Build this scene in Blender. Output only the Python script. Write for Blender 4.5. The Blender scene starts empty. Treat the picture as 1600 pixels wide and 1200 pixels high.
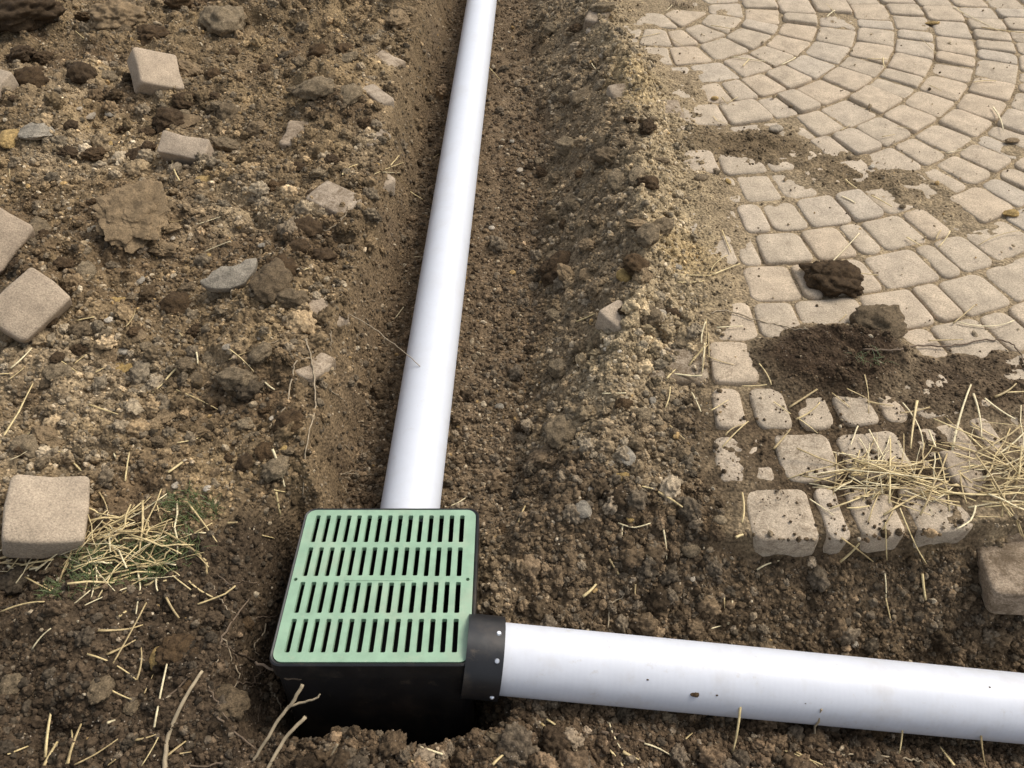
import bpy, bmesh, math, random
import numpy as np
from mathutils import Vector, Matrix, Quaternion, noise as mnoise
from mathutils.geometry import tessellate_polygon

random.seed(7); RNG = np.random.default_rng(11)
SC = bpy.context.scene
COL = SC.collection
R_ = math.radians

# ------------------------------------------------------------------ camera
CAM_H, YAW, PITCH, FPX = 1.20, R_(1.97), R_(47.4), 1280.0
cam_d = bpy.data.cameras.new('camera'); cam = bpy.data.objects.new('camera', cam_d); COL.objects.link(cam)
cam.location = (0, 0, CAM_H); cam.rotation_euler = (math.pi/2 - PITCH, 0, YAW)
cam_d.sensor_width = 36; cam_d.lens = 36*FPX/1600; cam_d.clip_start = .02; cam_d.clip_end = 200
SC.camera = cam

# ------------------------------------------------------------------ world, sun, exposure
SUN_EL, SUN_AZ = R_(50), R_(58)          # azimuth clockwise from +Y
world = bpy.data.worlds.new('World'); SC.world = world; world.use_nodes = True
wn = world.node_tree.nodes; wl = world.node_tree.links
bg = wn['Background']
sky = wn.new('ShaderNodeTexSky'); sky.sky_type = 'NISHITA'; sky.sun_disc = False
sky.sun_elevation = SUN_EL; sky.sun_rotation = SUN_AZ
sky.air_density = 1.0; sky.dust_density = 4.0; sky.ozone_density = 1.0
hsv = wn.new('ShaderNodeHueSaturation'); hsv.inputs['Saturation'].default_value = .42
wl.new(sky.outputs[0], hsv.inputs['Color']); wl.new(hsv.outputs[0], bg.inputs['Color'])
bg.inputs['Strength'].default_value = .145
sun_d = bpy.data.lights.new('sun', 'SUN'); sun_d.energy = 1.4; sun_d.angle = R_(22); sun_d.color = (1.0, .93, .82)
sun = bpy.data.objects.new('sun', sun_d); COL.objects.link(sun)
sdir = Vector((math.sin(SUN_AZ)*math.cos(SUN_EL), math.cos(SUN_AZ)*math.cos(SUN_EL), math.sin(SUN_EL)))
sun.rotation_euler = sdir.to_track_quat('Z', 'Y').to_euler(); sun.location = sdir*5
SC.view_settings.view_transform = 'Standard'; SC.view_settings.look = 'None'
SC.view_settings.gamma = 1; SC.view_settings.exposure = 0.36
try: SC.view_settings.use_curve_mapping = False
except Exception: pass

# ------------------------------------------------------------------ small maths
def sstep(a, b, x):
    t = np.clip((x-a)/(b-a), 0, 1); return t*t*(3-2*t)
_HS = {}
def vnoise(x, y, f, seed):
    """smooth value noise, -1..1"""
    if seed not in _HS: _HS[seed] = np.random.default_rng(1000+seed).uniform(-1, 1, (256, 256))
    H = _HS[seed]; x = np.asarray(x)*f+37.3*seed; y = np.asarray(y)*f+11.7*seed
    xi = np.floor(x).astype(np.int64); yi = np.floor(y).astype(np.int64); u = x-xi; v = y-yi
    u = u*u*u*(u*(u*6-15)+10); v = v*v*v*(v*(v*6-15)+10); xi &= 255; yi &= 255; x1 = (xi+1) & 255; y1 = (yi+1) & 255
    return (H[xi, yi]*(1-u)+H[x1, yi]*u)*(1-v)+(H[xi, y1]*(1-u)+H[x1, y1]*u)*v
def fbm(x, y, f, seed, o=4, g=.5):
    s = 0; a = 1; n = 0
    for i in range(o): s = s+a*vnoise(x, y, f*2.03**i, seed+i*3); n += a; a *= g
    return s/n
def smin(a, b, k):
    h = np.clip(.5+.5*(b-a)/k, 0, 1); return b*(1-h)+a*h-k*h*(1-h)
def blob(x, y, cx, cy, rx, ry, ang=0, soft=.5, wob=.25, seed=5):
    c, s = math.cos(ang), math.sin(ang); dx, dy = x-cx, y-cy
    r = np.sqrt(((c*dx+s*dy)/rx)**2+((-s*dx+c*dy)/ry)**2)+wob*fbm(x, y, 9, seed, 4, .6)
    return 1-sstep(1-soft, 1+soft*.5, r)

def worley(x, y, cell, seed):
    """domes of uneven height packed side by side, 0..1"""
    g = np.random.default_rng(3000+seed); J = g.random((256, 256, 3))
    u = np.asarray(x)/cell+51.3*seed; v = np.asarray(y)/cell+17.9*seed; ui = np.floor(u).astype(np.int64); vi = np.floor(v).astype(np.int64); best = np.zeros_like(u)
    for a in (-1, 0, 1):
        for b in (-1, 0, 1):
            q = J[(ui+a) & 255, (vi+b) & 255]; d2 = (ui+a+q[..., 0]-u)**2+(vi+b+q[..., 1]-v)**2
            best = np.maximum(best, (.35+.65*q[..., 2])*np.sqrt(np.maximum(0, 1-d2/.62)))
    return best

# camera rays (to find where on the real ground a thing seen in the photograph lies)
_r = np.array([math.cos(YAW), math.sin(YAW), 0]); _h = np.array([-math.sin(YAW), math.cos(YAW), 0])
_f = _h*math.cos(PITCH)+np.array([0, 0, -math.sin(PITCH)]); _u = _h*math.sin(PITCH)+np.array([0, 0, math.cos(PITCH)])
_C = np.array([0, 0, CAM_H])
def ray(px, py): return _r*((px-800)/FPX)-_u*((py-600)/FPX)+_f
def at(px, py, z=0.0):
    d = ray(px, py); return _C+d*((z-CAM_H)/d[2])

# ------------------------------------------------------------------ the lie of the land
PC = np.array([.3915, 2.8974]); RING = .1223; R0 = .5555       # centre and ring width of the circular paving
PIPE_X, PIPE_Z, PIPE_R = -.2195, -.0825, .055
def lat_z(x): return -.0475-.1196*np.clip(x, -.3, 1.4)            # axis of the side pipe
def front_edge(x): return PC[1]-np.sqrt(np.maximum(2.147**2-(x-PC[0])**2, .01))
def left_edge(y): return np.interp(y, [.7, .9, 1.12, 1.34, 1.64, 2.09, 2.47, 2.9, 3.4], [.345, .335, .345, .36, .36, .40, .32, .26, .24])
def zones(x, y):
    """soft masks of the soils"""
    w = .03*fbm(x, y, 7, 40, 3); xw, yw = x+w, y+.03*fbm(x, y, 7, 44, 3)
    m = {}
    xr = np.interp(y, [.5, 1.0, 1.23, 1.7, 2.3, 2.75, 3.3], [-.06, -.03, 0, 0, .02, -.02, -.05])
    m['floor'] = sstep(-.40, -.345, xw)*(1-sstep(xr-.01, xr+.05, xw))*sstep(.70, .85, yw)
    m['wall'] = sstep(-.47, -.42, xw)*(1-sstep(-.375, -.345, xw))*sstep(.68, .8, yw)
    m['bank'] = sstep(xr, xr+.07, xw)*(1-sstep(left_edge(y)-.02, left_edge(y)+.06, xw))*sstep(.75, .95, yw)
    m['pave'] = sstep(left_edge(y)-.03, left_edge(y)+.05, xw)*sstep(front_edge(x)+.012, front_edge(x)+.03, y)
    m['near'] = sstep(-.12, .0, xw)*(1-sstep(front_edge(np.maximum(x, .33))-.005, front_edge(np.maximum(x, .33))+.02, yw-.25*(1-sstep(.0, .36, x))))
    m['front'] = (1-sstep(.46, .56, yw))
    e = np.interp(x, [-2, -.9, -.7, -.55, -.42, -.35], [.70, .68, .70, .74, .80, .70])
    m['humus'] = (1-sstep(e-.05, e+.06, yw))*(1-sstep(-.36, -.28, x))
    p = at(1300, 560, .01); m['pile'] = blob(x, y, p[0], p[1], .175, .105, .1, .4, .22, 21)
    m['thin'] = blob(x, y, .60, .95, .36, .20, .1, .5, .35, 25)
    p = at(1520, 610, .0); m['pile2'] = blob(x, y, p[0]+.05, p[1]+.02, .22, .10, .15, .5, .4, 22)
    p = at(1210, 235, .0); m['spill'] = np.maximum(blob(x, y, p[0]-.08, p[1]+.02, .22, .11, -.1, .7, .45, 23), .8*blob(x, y, p[0]+.14, p[1]-.09, .27, .095, -.45, .8, .55, 24))
    le = left_edge(y)-.15*(1-sstep(1.10, 1.42, y))+.05*fbm(x, y, 6, 46, 4, .6); m['dust'] = (1-sstep(le-.02, le+.20, x))*sstep(le-.16, le-.08, x)*sstep(.95, 1.25, y)*(1-.35*sstep(2.2, 2.5, y))
    return m
def height(x, y):
    m = zones(x, y)
    # undisturbed level with the spoil on the left
    left = .012+.020*fbm(x, y, 2.3, 1, 3)+.026*fbm(x, y, 8, 2, 4, .55)+.045*sstep(-.2, .4, fbm(x, y, 3.5, 3, 3))*worley(x+.02*vnoise(x, y, 18, 4), y+.02*vnoise(x, y, 18, 6), .11, 5)+.03*sstep(-.9, -1.5, x)*sstep(.9, 1.6, y)
    left = left+.030*np.exp(-((x+.53)/.13)**2)*sstep(.85, 1.1, y)*(.6+.8*fbm(x, y, 4, 51, 3))
    left = left+.030*np.exp(-((x+.62)/.18)**2-((y-2.1)/.5)**2)+.02*np.exp(-((x+.55)/.15)**2-((y-1.15)/.2)**2)
    left = left-.045*sstep(.75, .45, y)*sstep(-1.0, -.4, x)
    right = -.0055+.003*fbm(x, y, 14, 7, 3)
    le = left_edge(y)-.15*(1-sstep(1.10, 1.42, y))+.035*fbm(x, y, 5, 31, 3)
    ridge = np.exp(-((x-(le-.14))/.085)**2)*(.050+.045*fbm(x, y, 6, 8, 3))*sstep(.85, 1.15, y)
    ridge = ridge+.030*(1-sstep(le-.13, le+.06, x))*sstep(.8, 1.0, y)*(1+.5*fbm(x, y, 11, 9, 3))-.010*(1-sstep(le-.16, le+.1, x))
    rt = right+ridge+m['pile']*(.028+.014*fbm(x, y, 16, 10, 3))+m['pile2']*(.011+.010*fbm(x, y, 22, 12, 3))+m['spill']*(.0175+.007*fbm(x, y, 40, 13, 3))+m['thin']*(.0005+.0105*fbm(x, y, 17, 47, 4, .6))
    rt = rt+m['dust']*(.0150+.008*fbm(x, y, 30, 48, 4, .6))
    k = sstep(-.25, .1, x); z = left*(1-k)+rt*k
    # soil in front of the side pipe
    zf = lat_z(x)-.036+.12*(.49-y)+.010*fbm(x, y, 9, 14, 4)
    fl = -.030+.014*fbm(x, y, 9, 15, 4)
    kf = sstep(-.34, .02, x); z = np.where(y < .9, z*(1-sstep(.56, .49, y)*kf)+zf*sstep(.56, .49, y)*kf, z)
    # main trench
    xl = -.355+.014*fbm(y*0+3.1, y, 5, 16, 3)+.010*fbm(x, y, 14, 17, 3)
    xr = np.interp(y, [.5, 1.0, 1.23, 1.7, 2.3, 2.75, 3.3], [-.06, -.03, 0, 0, .02, -.02, -.05])+.02*fbm(y*0+1.7, y, 4, 18, 3)
    floor = -.135-.012*sstep(-.27, -.33, x)+.007*fbm(x, y, 12, 19, 4)+.075*sstep(1.0, .72, y)*sstep(-.17, -.05, x)
    cut = floor+np.maximum(xl-x, 0)*3.4+np.maximum(x-xr, 0)*(.80+.25*fbm(x, y, 6, 20, 3))+.012*fbm(x, y, 10, 26, 3)*sstep(xr, xr+.08, x)
    cut = cut+np.maximum(.80-y, 0)*(3.0*sstep(-.10, -.2, x))
    z = smin(z, cut, .012)
    # side trench: slope from the paving down to the pipe
    fe = front_edge(np.maximum(x, .36)); dyn = np.maximum(y-.61, 0)
    cut2 = lat_z(x)-.048+dyn*np.interp(x, [-.1, .1, .35, .6, 1.3], [.28, .40, .66, .74, .82])+np.maximum(y-(fe+.016), 0)*5.0*sstep(.28, .38, x)+.012*fbm(x, y, 11, 27, 4)*sstep(.60, .70, y)
    cut2 = cut2+np.maximum(.492-y, 0)*1.4+np.maximum(-.10-x, 0)*3.0
    z = smin(z, np.where(x > -.35, cut2, 9), .012)
    # the hole dug round the basin
    hx = np.maximum(np.maximum(-.362+.02*fbm(x, y, 13, 53, 3)-x, x+.085), 0); hy = np.maximum(np.maximum(.466+.026*fbm(x, y, 11, 49, 3)-y, y-.56), 0)
    hole = -.30+3.0*hx+7.0*hy+.012*fbm(x, y, 12, 28, 3)
    gx = np.maximum(np.maximum(-.418+.015*fbm(x, y, 9, 50, 3)-x, x+.37), 0); gy = np.maximum(np.maximum(.49-y, y-.76), 0)
    gap = -.17+3.0*gx+1.6*gy+.015*fbm(x, y, 14, 29, 3)
    z = smin(smin(z, hole, .01), gap, .01)
    # crumbly relief, calmer on the paving joints and on the cut wall
    rough = 1-.75*m['pave']*(1-np.maximum(m['pile'], m['spill']))-.10*m['wall']
    xx, yy = x+.006*vnoise(x, y, 60, 61), y+.006*vnoise(x, y, 60, 62)
    big = 1.35*sstep(-.25, .4, fbm(x, y, 5, 63, 3))*(1-.3*m['wall'])*(1-.6*m['floor'])
    sp = 1+.55*sstep(-.40, -.5, x)*(1-m['humus'])+.25*m['bank']
    z = z+rough*sp*(.0065*fbm(x, y, 26, 60, 3, .6)+.012*big*worley(xx, yy, .042, 1)+.0075*(.35+.65*big)*worley(xx, yy, .021, 2)+.0045*worley(xx, yy, .0105, 3)-.012)
    # nothing stands inside the basin
    bx, by = (x+.2355)+.0344*(y-.6645), (y-.6645)-.0344*(x+.2355)
    z = np.where((np.abs(bx) < .1435) & (np.abs(by) < .1425), -.30, z)
    return z
def lin(c): return np.array([(v/255/12.92) if v <= 10 else ((v/255+.055)/1.055)**2.4 for v in c])
def soil_colour(x, y):
    m = zones(x, y); n = x.shape[0]
    def mixc(c, col, k): k = np.clip(k, 0, 1)[:, None]; return c*(1-k)+np.asarray(col)*k
    c = np.tile(np.array([.190, .138, .080]), (n, 1))
    c = mixc(c, (.300, .232, .148), .8*sstep(.0, .5, fbm(x, y, 3.1, 70, 4)))
    c = mixc(c, (.125, .086, .050), .85*sstep(.05, .5, fbm(x, y, 4.3, 74, 4)))
    c = mixc(c, (.29, .21, .115), .5*sstep(.25, .6, fbm(x, y, 8, 78, 3)))
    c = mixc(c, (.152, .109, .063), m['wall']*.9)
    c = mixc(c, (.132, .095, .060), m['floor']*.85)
    c = mixc(c, (.225, .172, .110), m['bank']*.8)
    c = mixc(c, (.36, .285, .178), .8*m['dust'])
    c = mixc(c, (.37, .275, .14), .6*blob(x, y, .345, 1.52, .09, .10, 0, .6, .5, 82)+.45*blob(x, y, .27, 2.25, .08, .14, 0, .6, .6, 83))
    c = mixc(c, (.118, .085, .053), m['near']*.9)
    c = mixc(c, (.285, .222, .142), m['pave']*(1-m['dust']))
    c = mixc(c, (.088, .062, .038), m['thin']*.92)
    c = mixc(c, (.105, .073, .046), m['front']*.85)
    c = mixc(c, (.064, .046, .030), m['humus']*.92)
    c = mixc(c, (.055, .037, .023), m['pile'])
    c = mixc(c, (.085, .06, .038), m['pile2']*.9)
    c = mixc(c, (.140, .102, .060), m['spill']*.95)
    c = c*(1+.22*fbm(x, y, 38, 86, 2))[:, None]
    return np.clip(c, .01, .9)

def spaced(segs):
    out = [segs[0][0]]
    for a, b, d in segs:
        n = max(1, int(round((b-a)/d))); out += list(np.linspace(a, b, n+1)[1:])
    return np.array(out)
GX = spaced([(-14, -5, 1.0), (-5, -2.6, .12), (-2.6, -1.95, .02), (-1.95, -1.2, .0065), (-1.2, 1.0, .0042), (1.0, 1.85, .0065), (1.85, 2.5, .02), (2.5, 5, .12), (5, 14, 1.0)])
GY = spaced([(-9, -2, 1.0), (-2, -.3, .10), (-.3, .28, .012), (.28, 1.3, .0040), (1.3, 2.1, .0055), (2.1, 3.15, .0075), (3.15, 3.9, .025), (3.9, 6, .12), (6, 18, 1.0)])
GXX, GYY = np.meshgrid(GX, GY)                      # rows follow y
GZ = height(GXX.ravel(), GYY.ravel()).reshape(GXX.shape)
def ground_z(x, y):
    x = np.asarray(x, float); y = np.asarray(y, float)
    i = np.clip(np.searchsorted(GX, x)-1, 0, len(GX)-2); j = np.clip(np.searchsorted(GY, y)-1, 0, len(GY)-2)
    u = (x-GX[i])/(GX[i+1]-GX[i]); v = (y-GY[j])/(GY[j+1]-GY[j])
    return (GZ[j, i]*(1-u)+GZ[j, i+1]*u)*(1-v)+(GZ[j+1, i]*(1-u)+GZ[j+1, i+1]*u)*v
def on_paving(x, y):
    return (x > left_edge(y)-.02) & (y > front_edge(x)+.005)
def on_cover(x, y): return ground_z(x, y) > .001
def surf(x, y): return np.maximum(ground_z(x, y), np.where(on_paving(x, y), .0015, -9))
def hit(px, py):
    d = ray(px, py); t = np.linspace(.9, 5, 1600); P = _C+np.outer(t, d)
    below = P[:, 2] < surf(P[:, 0], P[:, 1]); i = int(np.argmax(below)) if below.any() else len(t)-1
    return P[i]

# ------------------------------------------------------------------ object helpers
def tag(o, label=None, cat=None, group=None, kind=None):
    if label: o['label'] = label
    if cat: o['category'] = cat
    if group: o['group'] = group
    if kind: o['kind'] = kind
    return o
def link(name, me, mat=None, parent=None):
    o = bpy.data.objects.new(name, me); COL.objects.link(o)
    if mat and not me.materials: me.materials.append(mat)
    if parent: o.parent = parent
    return o
def empty(name, loc=(0, 0, 0)):
    o = bpy.data.objects.new(name, None); COL.objects.link(o); o.location = loc; o.empty_display_size = .05; return o
def pydata(name, v, f, smooth=False):
    me = bpy.data.meshes.new(name); me.from_pydata([tuple(p) for p in v], [], [tuple(q) for q in f]); me.update()
    if smooth: me.polygons.foreach_set('use_smooth', [True]*len(me.polygons))
    return me

# ------------------------------------------------------------------ materials
def mat(name):
    m = bpy.data.materials.new(name); m.use_nodes = True; nt = m.node_tree
    b = nt.nodes['Principled BSDF']; return m, nt, b
def N(nt, t, **k):
    n = nt.nodes.new(t)
    for a, v in k.items():
        if a.startswith('i_'): n.inputs[a[2:].replace('_', ' ')].default_value = v
        else: setattr(n, a, v)
    return n
def ramp(nt, src, pts, interp='LINEAR'):
    r = nt.nodes.new('ShaderNodeValToRGB'); r.color_ramp.interpolation = interp; e = r.color_ramp.elements
    while len(e) < len(pts): e.new(.5)
    for q, (p, c) in zip(e, pts):
        q.position = p; q.color = (*c, 1) if len(c) == 3 else c
    nt.links.new(src, r.inputs[0]); return r.outputs[0]
def g3(v): return (v, v, v)
def mix(nt, a, b, f, mode='MIX'):
    n = nt.nodes.new('ShaderNodeMix'); n.data_type = 'RGBA'; n.blend_type = mode; n.clamp_factor = True
    for s, v in ((n.inputs[6], a), (n.inputs[7], b), (n.inputs[0], f)):
        if hasattr(v, 'links'): nt.links.new(v, s)
        elif isinstance(v, (int, float)): s.default_value = v
        else: s.default_value = (*v, 1)
    return n.outputs[2]
def noise(nt, vec, scale, detail=4, rough=.6, dist=0):
    n = N(nt, 'ShaderNodeTexNoise'); n.inputs['Scale'].default_value = scale; n.inputs['Detail'].default_value = detail
    n.inputs['Roughness'].default_value = rough; n.inputs['Distortion'].default_value = dist
    if vec is not None: nt.links.new(vec, n.inputs['Vector'])
    return n.outputs[0]
def bump(nt, h, dist, strength=1.0, prev=None):
    b = N(nt, 'ShaderNodeBump'); b.inputs['Strength'].default_value = strength; b.inputs['Distance'].default_value = dist
    nt.links.new(h, b.inputs['Height'])
    if prev is not None: nt.links.new(prev, b.inputs['Normal'])
    return b.outputs[0]
def math_(nt, op, a, b=None):
    n = N(nt, 'ShaderNodeMath', operation=op)
    for s, v in zip(n.inputs, (a, b)):
        if v is None: continue
        if hasattr(v, 'links'): nt.links.new(v, s)
        else: s.default_value = v
    return n.outputs[0]

def soil_mat(name, inst):
    m, nt, b = mat(name)
    a = N(nt, 'ShaderNodeAttribute', attribute_name='col', attribute_type='INSTANCER' if inst else 'GEOMETRY')
    geo = N(nt, 'ShaderNodeNewGeometry'); pos = geo.outputs['Position']
    c = a.outputs['Color']
    n1 = noise(nt, pos, 160, 4, .65); n2 = noise(nt, pos, 30, 3, .6)
    c = mix(nt, c, ramp(nt, n1, [(.28, g3(.36)), (.5, g3(1.0)), (.74, g3(1.85))]), 1.0, 'MULTIPLY')
    c = mix(nt, c, ramp(nt, n2, [(.3, (.78, .76, .74)), (.7, (1.22, 1.2, 1.14))]), 1.0, 'MULTIPLY')
    v = N(nt, 'ShaderNodeTexVoronoi', i_Scale=210.0); nt.links.new(pos, v.inputs['Vector'])
    sp = math_(nt, 'MULTIPLY', ramp(nt, v.outputs['Distance'], [(.16, g3(1)), (.26, g3(0))]), ramp(nt, v.outputs['Color'], [(.78, g3(0)), (.82, g3(1))]))
    c = mix(nt, c, mix(nt, c, (.50, .43, .34), .62), sp)
    nt.links.new(c, b.inputs['Base Color']); b.inputs['Roughness'].default_value = .96; b.inputs['Specular IOR Level'].default_value = .12
    vb = N(nt, 'ShaderNodeTexVoronoi', i_Scale=150.0); nt.links.new(pos, vb.inputs['Vector'])
    nb = noise(nt, pos, 420, 3, .7)
    nrm = bump(nt, ramp(nt, vb.outputs['Distance'], [(0, g3(1)), (.7, g3(0))]), .003 if not inst else .0012, .8)
    nt.links.new(bump(nt, nb, .0016, .9, nrm), b.inputs['Normal'])
    return m
SOIL = soil_mat('soil', False); CRUMB = soil_mat('soil_crumb', True)

def stone_mat(name, c0, c1, inst=False, rough=.85, scale=60):
    m, nt, b = mat(name); oi = N(nt, 'ShaderNodeObjectInfo'); tc = N(nt, 'ShaderNodeNewGeometry'); pos = tc.outputs['Position']
    c = mix(nt, c0, c1, oi.outputs['Random'])
    n = noise(nt, pos, scale, 5, .65); c = mix(nt, c, ramp(nt, n, [(.3, g3(.50)), (.7, g3(1.40))]), 1.0, 'MULTIPLY')
    c = mix(nt, c, ramp(nt, noise(nt, pos, 380, 3, .7), [(.3, g3(.6)), (.7, g3(1.35))]), 1.0, 'MULTIPLY')
    nt.links.new(c, b.inputs['Base Color']); b.inputs['Roughness'].default_value = rough; b.inputs['Specular IOR Level'].default_value = .2
    nt.links.new(bump(nt, noise(nt, pos, scale*3, 6, .75), .006, .9), b.inputs['Normal']); return m
PEBBLE = stone_mat('pebble', (.40, .33, .24), (.62, .54, .42), rough=.8)
GREYSTONE = stone_mat('grey_stone', (.31, .268, .205), (.36, .315, .245), scale=45)
OCHRE = stone_mat('ochre_stone', (.40, .27, .10), (.48, .33, .14), scale=70)
RUST = stone_mat('rusty_rock', (.235, .165, .092), (.265, .19, .108), scale=38)
CLODM = stone_mat('clod_soil', (.155, .112, .066), (.275, .212, .132), rough=.97, scale=95)
DARKCLOD = stone_mat('dark_clod', (.075, .05, .028), (.105, .066, .033), rough=.97, scale=90)
CHAR = stone_mat('dark_bark', (.028, .02, .018), (.04, .028, .024), scale=120)

def paver_mat(name, base, dirt_bias):
    m, nt, b = mat(name); oi = N(nt, 'ShaderNodeObjectInfo'); geo = N(nt, 'ShaderNodeNewGeometry'); pos = geo.outputs['Position']
    da = N(nt, 'ShaderNodeAttribute', attribute_name='dirt', attribute_type='OBJECT')
    c = ramp(nt, oi.outputs['Random'], [(0, [v*.94 for v in base]), (.35, base), (.65, (base[0]*1.04, base[1]*1.01, base[2]*.98)), (1, (base[0]*.97, base[1]*1.0, base[2]*1.05))])
    c = mix(nt, c, ramp(nt, noise(nt, pos, 22, 5, .6), [(.3, g3(.80)), (.7, g3(1.17))]), 1.0, 'MULTIPLY')
    c = mix(nt, c, ramp(nt, noise(nt, pos, 330, 3, .7), [(.30, g3(.62)), (.5, g3(1.0)), (.72, g3(1.38))]), 1.0, 'MULTIPLY')
    # soil trodden and sprinkled on: coarse smears and fine crumbs
    d1 = noise(nt, pos, 26, 8, .78, .6); d2 = noise(nt, pos, 95, 6, .8, 1.5)
    k = math_(nt, 'ADD', math_(nt, 'MULTIPLY', d1, .62), math_(nt, 'MULTIPLY', d2, .38))
    k = math_(nt, 'ADD', k, math_(nt, 'MULTIPLY', da.outputs['Fac'], .30)); k = math_(nt, 'ADD', k, dirt_bias)
    k = ramp(nt, k, [(.57, g3(0)), (.64, g3(.45)), (.72, g3(.92))])
    c = mix(nt, c, (.135, .096, .058), k)
    nt.links.new(c, b.inputs['Base Color']); b.inputs['Roughness'].default_value = .92; b.inputs['Specular IOR Level'].default_value = .2
    nrm = bump(nt, noise(nt, pos, 300, 3, .7), .0016, .8); nt.links.new(bump(nt, noise(nt, pos, 40, 4, .6), .004, .6, nrm), b.inputs['Normal'])
    return m
PAVER = paver_mat('paver_concrete', (.465, .380, .276), -.02)
LOOSEP = paver_mat('loose_paver_concrete', (.385, .308, .222), -.07)

def plastic(name, col, rough, dirt=(.2, .15, .1), dk=.0, mott=.06, ribs=0):
    m, nt, b = mat(name); tc = N(nt, 'ShaderNodeTexCoord'); pos = tc.outputs['Object']
    c = mix(nt, col, ramp(nt, noise(nt, pos, 28, 4, .6), [(.3, g3(1-mott)), (.7, g3(1+mott))]), 1.0, 'MULTIPLY')
    if dk:
        k = ramp(nt, noise(nt, pos, 45, 6, .75), [(.60, g3(0)), (.78, g3(dk))]); c = mix(nt, c, dirt, k)
        k = ramp(nt, noise(nt, pos, 9, 5, .7), [(.50, g3(0)), (.75, g3(dk*.6))]); c = mix(nt, c, dirt, k)
    nt.links.new(c, b.inputs['Base Color']); b.inputs['Roughness'].default_value = rough
    h = noise(nt, pos, 60, 3, .5); nrm = bump(nt, h, .0008, .3)
    if ribs:
        w = N(nt, 'ShaderNodeTexWave', wave_type='BANDS', bands_direction='Z', i_Scale=ribs, i_Distortion=.6); nt.links.new(pos, w.inputs['Vector'])
        nrm = bump(nt, w.outputs['Fac'], .0005, .09, nrm)
    nt.links.new(nrm, b.inputs['Normal']); return m
PVC = plastic('white_pvc', (.625, .647, .69), .42, (.42, .36, .27), .35, .02)
PVC2 = plastic('white_pvc_ribbed', (.62, .638, .682), .45, (.40, .34, .25), .55, .03, 34)
GREEN = plastic('green_grate_plastic', (.262, .398, .272), .55, (.44, .46, .33), .85, .14)
BLACK = plastic('black_plastic', (.013, .013, .014), .42, (.16, .12, .08), .55, .2)
STEEL, _nt, _b = mat('zinc_screw'); _b.inputs['Base Color'].default_value = (.75, .77, .80, 1); _b.inputs['Metallic'].default_value = .85; _b.inputs['Roughness'].default_value = .35
STRAWS = []
for i, c in enumerate([(.66, .52, .26), (.56, .43, .21), (.72, .61, .37), (.44, .33, .16)]):
    m, nt, b = mat('straw'); tc = N(nt, 'ShaderNodeNewGeometry')
    n = noise(nt, tc.outputs['Position'], 120, 3, .6); cc = mix(nt, c, ramp(nt, n, [(.3, g3(.7)), (.7, g3(1.25))]), 1.0, 'MULTIPLY')
    nt.links.new(cc, b.inputs['Base Color']); b.inputs['Roughness'].default_value = .55; STRAWS.append(m)
def simple(name, c, rough=.8, sc=90):
    m, nt, b = mat(name); tc = N(nt, 'ShaderNodeNewGeometry'); n = noise(nt, tc.outputs['Position'], sc, 3, .6)
    cc = mix(nt, c, ramp(nt, n, [(.3, g3(.65)), (.7, g3(1.3))]), 1.0, 'MULTIPLY'); nt.links.new(cc, b.inputs['Base Color']); b.inputs['Roughness'].default_value = rough; return m
ROOTM = simple('pale_root', (.33, .26, .17)); ROOTD = simple('brown_root', (.15, .105, .066)); TWIG = simple('dry_twig', (.34, .27, .17), .75, 60)
GRASSM = simple('green_grass', (.085, .110, .032), .6, 40)

# ------------------------------------------------------------------ ground sheet
def build_ground():
    ny, nx = GXX.shape
    co = np.stack([GXX, GYY, GZ], -1).reshape(-1, 3)
    i = np.arange(ny*nx).reshape(ny, nx)
    q = np.stack([i[:-1, :-1], i[:-1, 1:], i[1:, 1:], i[1:, :-1]], -1).reshape(-1, 4)
    me = bpy.data.meshes.new('ground'); me.vertices.add(len(co)); me.vertices.foreach_set('co', co.ravel())
    me.loops.add(q.size); me.loops.foreach_set('vertex_index', q.ravel().astype(np.int32))
    me.polygons.add(len(q)); me.polygons.foreach_set('loop_start', np.arange(0, q.size, 4, dtype=np.int32))
    me.polygons.foreach_set('use_smooth', np.ones(len(q), bool)); me.update(calc_edges=True)
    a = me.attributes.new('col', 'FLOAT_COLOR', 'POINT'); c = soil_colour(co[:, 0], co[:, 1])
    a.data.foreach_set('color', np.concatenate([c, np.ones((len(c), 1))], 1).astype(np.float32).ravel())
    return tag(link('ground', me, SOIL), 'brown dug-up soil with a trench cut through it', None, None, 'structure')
ground = build_ground()

# ------------------------------------------------------------------ lumps (clods, stones)
def lump(name, sub, seed, amp, freq, angular=0.0, flat=1.0, fine=.0):
    bm = bmesh.new(); bmesh.ops.create_icosphere(bm, subdivisions=sub, radius=1)
    off = Vector((seed*7.1, seed*3.3, seed*5.7))
    rs = random.Random(seed); planes = [(Vector((rs.gauss(0, 1), rs.gauss(0, 1), rs.gauss(0, 1))).normalized(), rs.uniform(.62, .92)) for _ in range(int(9*angular))]
    for v in bm.verts:
        p = v.co.normalized()
        d = 1+amp*mnoise.fractal(p*freq+off, .7, 2.1, 4)
        if fine:
            d += fine*1.5*(.55-mnoise.voronoi(p*2.1+off)[0][0])+fine*.9*(.5-mnoise.voronoi(p*5.2+off)[0][0])
        q = p*d
        for n, h in planes:
            s = q.dot(n)
            if s > h: q = q-n*(s-h)*.9
        if planes: q = q*(1+.05*mnoise.fractal(q*5+off, .8, 2.2, 3))
        v.co = Vector((q.x, q.y, q.z*flat))
    me = bpy.data.meshes.new(name); bm.to_mesh(me); bm.free()
    me.polygons.foreach_set('use_smooth', [angular == 0]*len(me.polygons)); me.update(); return me

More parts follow.
